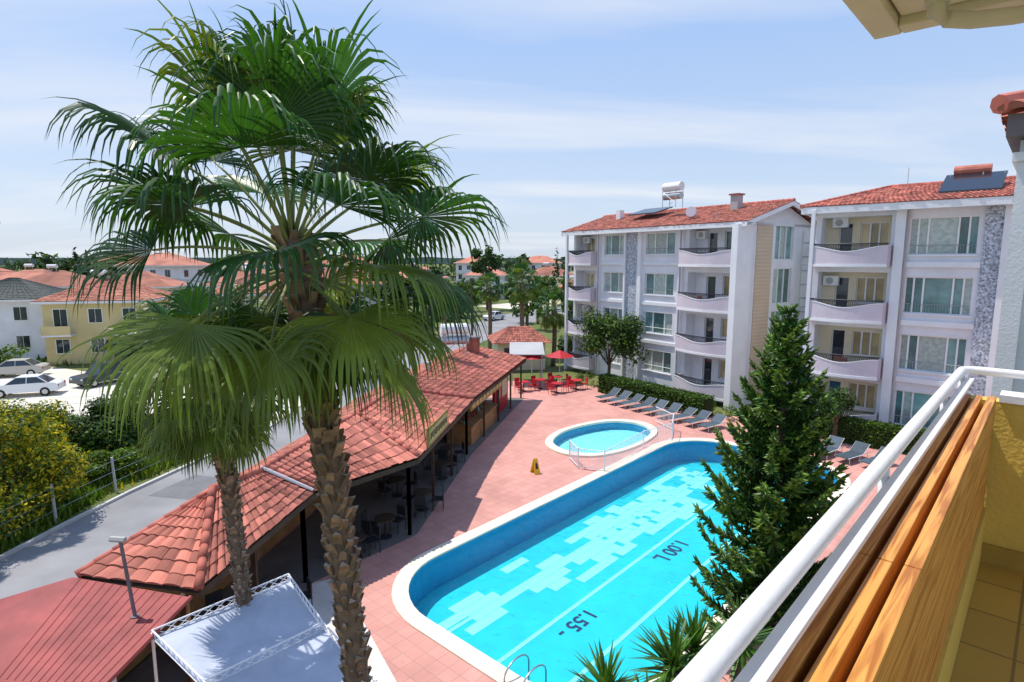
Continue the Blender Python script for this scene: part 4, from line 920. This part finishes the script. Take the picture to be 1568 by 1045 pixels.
def house(name,o,e_,L0,D,nst,wall,roof='roof_far',rh=1.8,bal=True,seed=0):
    rd=random.Random(seed); e2=V((*e_,0)).normalized(); n2=e2.cross(V((0,0,1)))
    if n2.dot(V((-o[0],-o[1],0)))<0: n2=-n2
    F=Fr(o,(e2.x,e2.y),(n2.x,n2.y)); H=2.9*nst+.3; G=group(name); mb=MB(); F.box(mb,0,L0,-D,0,0,H,wall); mg=MB()
    nw=max(2,int(L0/2.8))
    for st in range(nst):
        z=st*2.9+1.1
        for k in range(nw):
            x=(k+.5)*L0/nw
            dr=bal and k%2==0 and st>0
            F.box(mg,x-.62,x+.62,.002,.05,(z-1.0 if dr else z-.06),z+1.36,'frame'); F.box(mg,x-.55,x-.02,.052,.06,(z-.95 if dr else z),z+1.3,'glass_dark'); F.box(mg,x+.02,x+.55,.052,.06,(z-.95 if dr else z),z+1.3,'glass_dark')
            if dr: F.box(mb,x-1.2,x+1.2,.07,1.2,z-1.2,z-1.05,'white'); F.box(mb,x-1.2,x+1.2,1.12,1.2,z-1.049,z-.2,wall)
        for sx_ in (-.001,L0+.001):
            for k in range(2):
                y=-D*(.3+.4*k); s0,s1=(sx_-.05,sx_) if sx_<1 else (sx_,sx_+.05)
                F.box(mg,s0,s1,y-.5,y+.5,z,z+1.2,'glass_dark')
    F.box(mb,-.05,L0+.05,.002,.06,H-.3,H-.05,'white')
    mb.obj('walls',G); mg.obj('windows',G); mb=MB(); o_=.6
    if rh>0:
        A_=[F.P(-o_,o_,H),F.P(L0+o_,o_,H),F.P(L0+o_,-D-o_,H),F.P(-o_,-D-o_,H)]; k=min(D/2,L0/2-.3); r0=F.P(k,-D/2,H+rh); r1=F.P(L0-k,-D/2,H+rh)
        if math.hypot(o[0],o[1])<85:
            tiles(mb,A_[0],A_[1],r1,r0,roof,.3,.45); tiles(mb,A_[1],A_[2],r1,r1+V((0,.01,0)),roof,.3,.45); tiles(mb,A_[3],A_[0],r0,r0+V((0,.01,0)),roof,.3,.45); tiles(mb,A_[2],A_[3],r0,r1,roof,.3,.45)
        else:
            for f in ([A_[0],A_[1],r1,r0],[A_[1],A_[2],r1],[A_[2],A_[3],r0,r1],[A_[3],A_[0],r0]): mb.poly(f,roof)
        mb.add([p-V((0,0,.02)) for p in A_]+[p-V((0,0,.2)) for p in A_],[(0,1,2,3),(4,5,6,7),(0,1,5,4),(1,2,6,5),(2,3,7,6),(3,0,4,7)],'white')
    else: F.box(mb,-.2,L0+.2,-D-.2,.2,H+.002,H+.4,'white')
    mb.obj('roof',G)
    if rd.random()<.8:
        c=F.P(L0*.4,-D/2,H+max(rh,.4)); mb=MB(); mb.tube(c+V((-.7,0,.6)),c+V((.7,0,.6)),.3,'white',n=10); mb.tube(c+V((-.6,0,-.3)),c+V((-.6,0,.5)),.04,'steel',n=4); mb.tube(c+V((.6,0,-.3)),c+V((.6,0,.5)),.04,'steel',n=4); mb.obj('solar_tank',G)
house('yellow_house',(-44.5,55.5),(1,.25),8.8,8,2,'wall_yellow',rh=2.0,seed=1)
house('white_house',(-55,57),(1,.3),8.0,8,2,'wall_white','roof_dark',2.0,seed=2)
house('white_house',(-66,60),(1,.2),9,8,2,'wall_cream','roof_far',2.2,seed=3)
house('cream_house',(-35,68),(1,.2),9,8,2,'wall_cream',rh=2.2,seed=4)
rd=random.Random(12); k=0
for (x,y,l,s,wm) in [(-74,86,10,2,'wall_white'),(-60,84,10,2,'wall_cream'),(-47,90,11,2,'wall_white'),(-90,100,12,2,'wall_yellow'),(-72,108,12,3,'wall_white'),(-56,112,11,2,'wall_cream'),(-108,112,12,2,'wall_white'),(-40,108,12,2,'wall_yellow'),(-95,130,13,3,'wall_cream'),(-30,96,9,2,'wall_white'),(-70,140,13,3,'wall_white'),(-26,130,12,2,'wall_cream'),(-50,150,13,3,'wall_white'),
      (5,150,11,2,'wall_cream'),(-12,152,10,2,'wall_white'),(20,165,12,3,'wall_cream'),(2,190,13,3,'wall_white'),(28,200,14,3,'wall_cream'),(-18,190,14,3,'wall_white'),(12,128,7,1,'wall_cream')]:
    house('distant_house',(x,y),(1,rd.uniform(-.2,.5)),l,9,s,wm,rh=2.3,seed=30+k); k+=1
house('distant_apartment_block',(78,155),(1,.1),16,14,5,'wall_white',rh=0,seed=70)
house('distant_apartment_block',(96,160),(1,-.2),20,14,4,'wall_cream',rh=0,seed=71)
house('distant_apartment_block',(60,210),(1,.1),24,14,4,'wall_white',rh=2,seed=72)
mb=MB(); rd=random.Random(77)
def dtree(x,y,h,r,n=260,mats=('leaf_dark','leaf_mid','far_green')):
    mb.tube((x,y,0),(x,y,h*.5),.25,'bark',n=5); leafcloud(mb,(x,y,h-r*1.0),(r,r,r*1.05),n,r*.16,list(mats),9,rd.randint(0,9999),-1)
for i in range(230):
    y=rd.uniform(150,330); x=rd.uniform(-.95,1.0)*y; dtree(x,y,rd.uniform(6,13.5),rd.uniform(3,6.5),110)
for i in range(16): dtree(-118+i*4+rd.uniform(-2,2),rd.uniform(118,150),rd.uniform(9,13),rd.uniform(3.5,5),300)
for i in range(40):
    y=rd.uniform(72,140); x=rd.uniform(-.16,.14)*y
    if abs(x-(-9+(y-75)*.22))<4.5: continue
    dtree(x,y,rd.uniform(3,7.5),rd.uniform(1.8,3.2),320,('leaf_dark','leaf_mid','leaf_mid','leaf_light'))
for (x,y,h,r) in [(-5,118,13,3.4),(-17,88,8,3),(-20,92,9,3),(-14,100,9,3.5),(-24,80,7,3),(-28,84,7,3),(14,108,9,3),(18,100,8,3),(12,92,6,2.5),(16,86,6,2.4),(24,98,8,3.4),(20,80,6,2.4),(-22,66,5,2.2),(-27,64,4.5,2.4),(-31,58,4,2),(9,75,4.5,2.2),(12,68,4,2),(-52,72,6,2.5),(-62,76,6,2.5),(-40,78,6,2.4),(6,62,3.5,1.8),(9,58,3.5,2)]:
    dtree(x,y,h,r,700)
for i in range(7):
    x=-100+rd.uniform(0,14)*1.0; y=130; leafcloud(mb,(x,y,6),(1.3,1.3,6),260,.5,['leaf_dark','far_green'],9,i,-1)
for (x,y,h) in [(9,120,12),(12,125,11),(21,118,12)]: leafcloud(mb,(x,y,h/2),(1.1,1.1,h/2),260,.4,['leaf_dark'],9,int(h*x),-1)
mb.obj('distant_trees')
mb=MB(); n=60; pts=[]
for i in range(n+1):
    a=math.radians(30+120*i/n); r=1400; pts.append((r*math.cos(a),r*math.sin(a),9+5*abs(math.sin(i*.7))+3*abs(math.sin(i*1.9))))
for a,b in zip(pts,pts[1:]): mb.poly([(a[0],a[1],-1),(b[0],b[1],-1),b,a],'haze_hill',.5)
mb.obj('distant_hills')
mb=MB()
for (x,y) in [(13.2,37.2),(13.8,36),(6.2,46.5),(5.4,47.2),(14.5,35.2),(24,26)]: leafcloud(mb,(x,y,.5),(.6,.6,.6),400,.06,['leaf_mid','leaf_light'],8,int(x*10),-1)
mb.obj('garden_bushes')
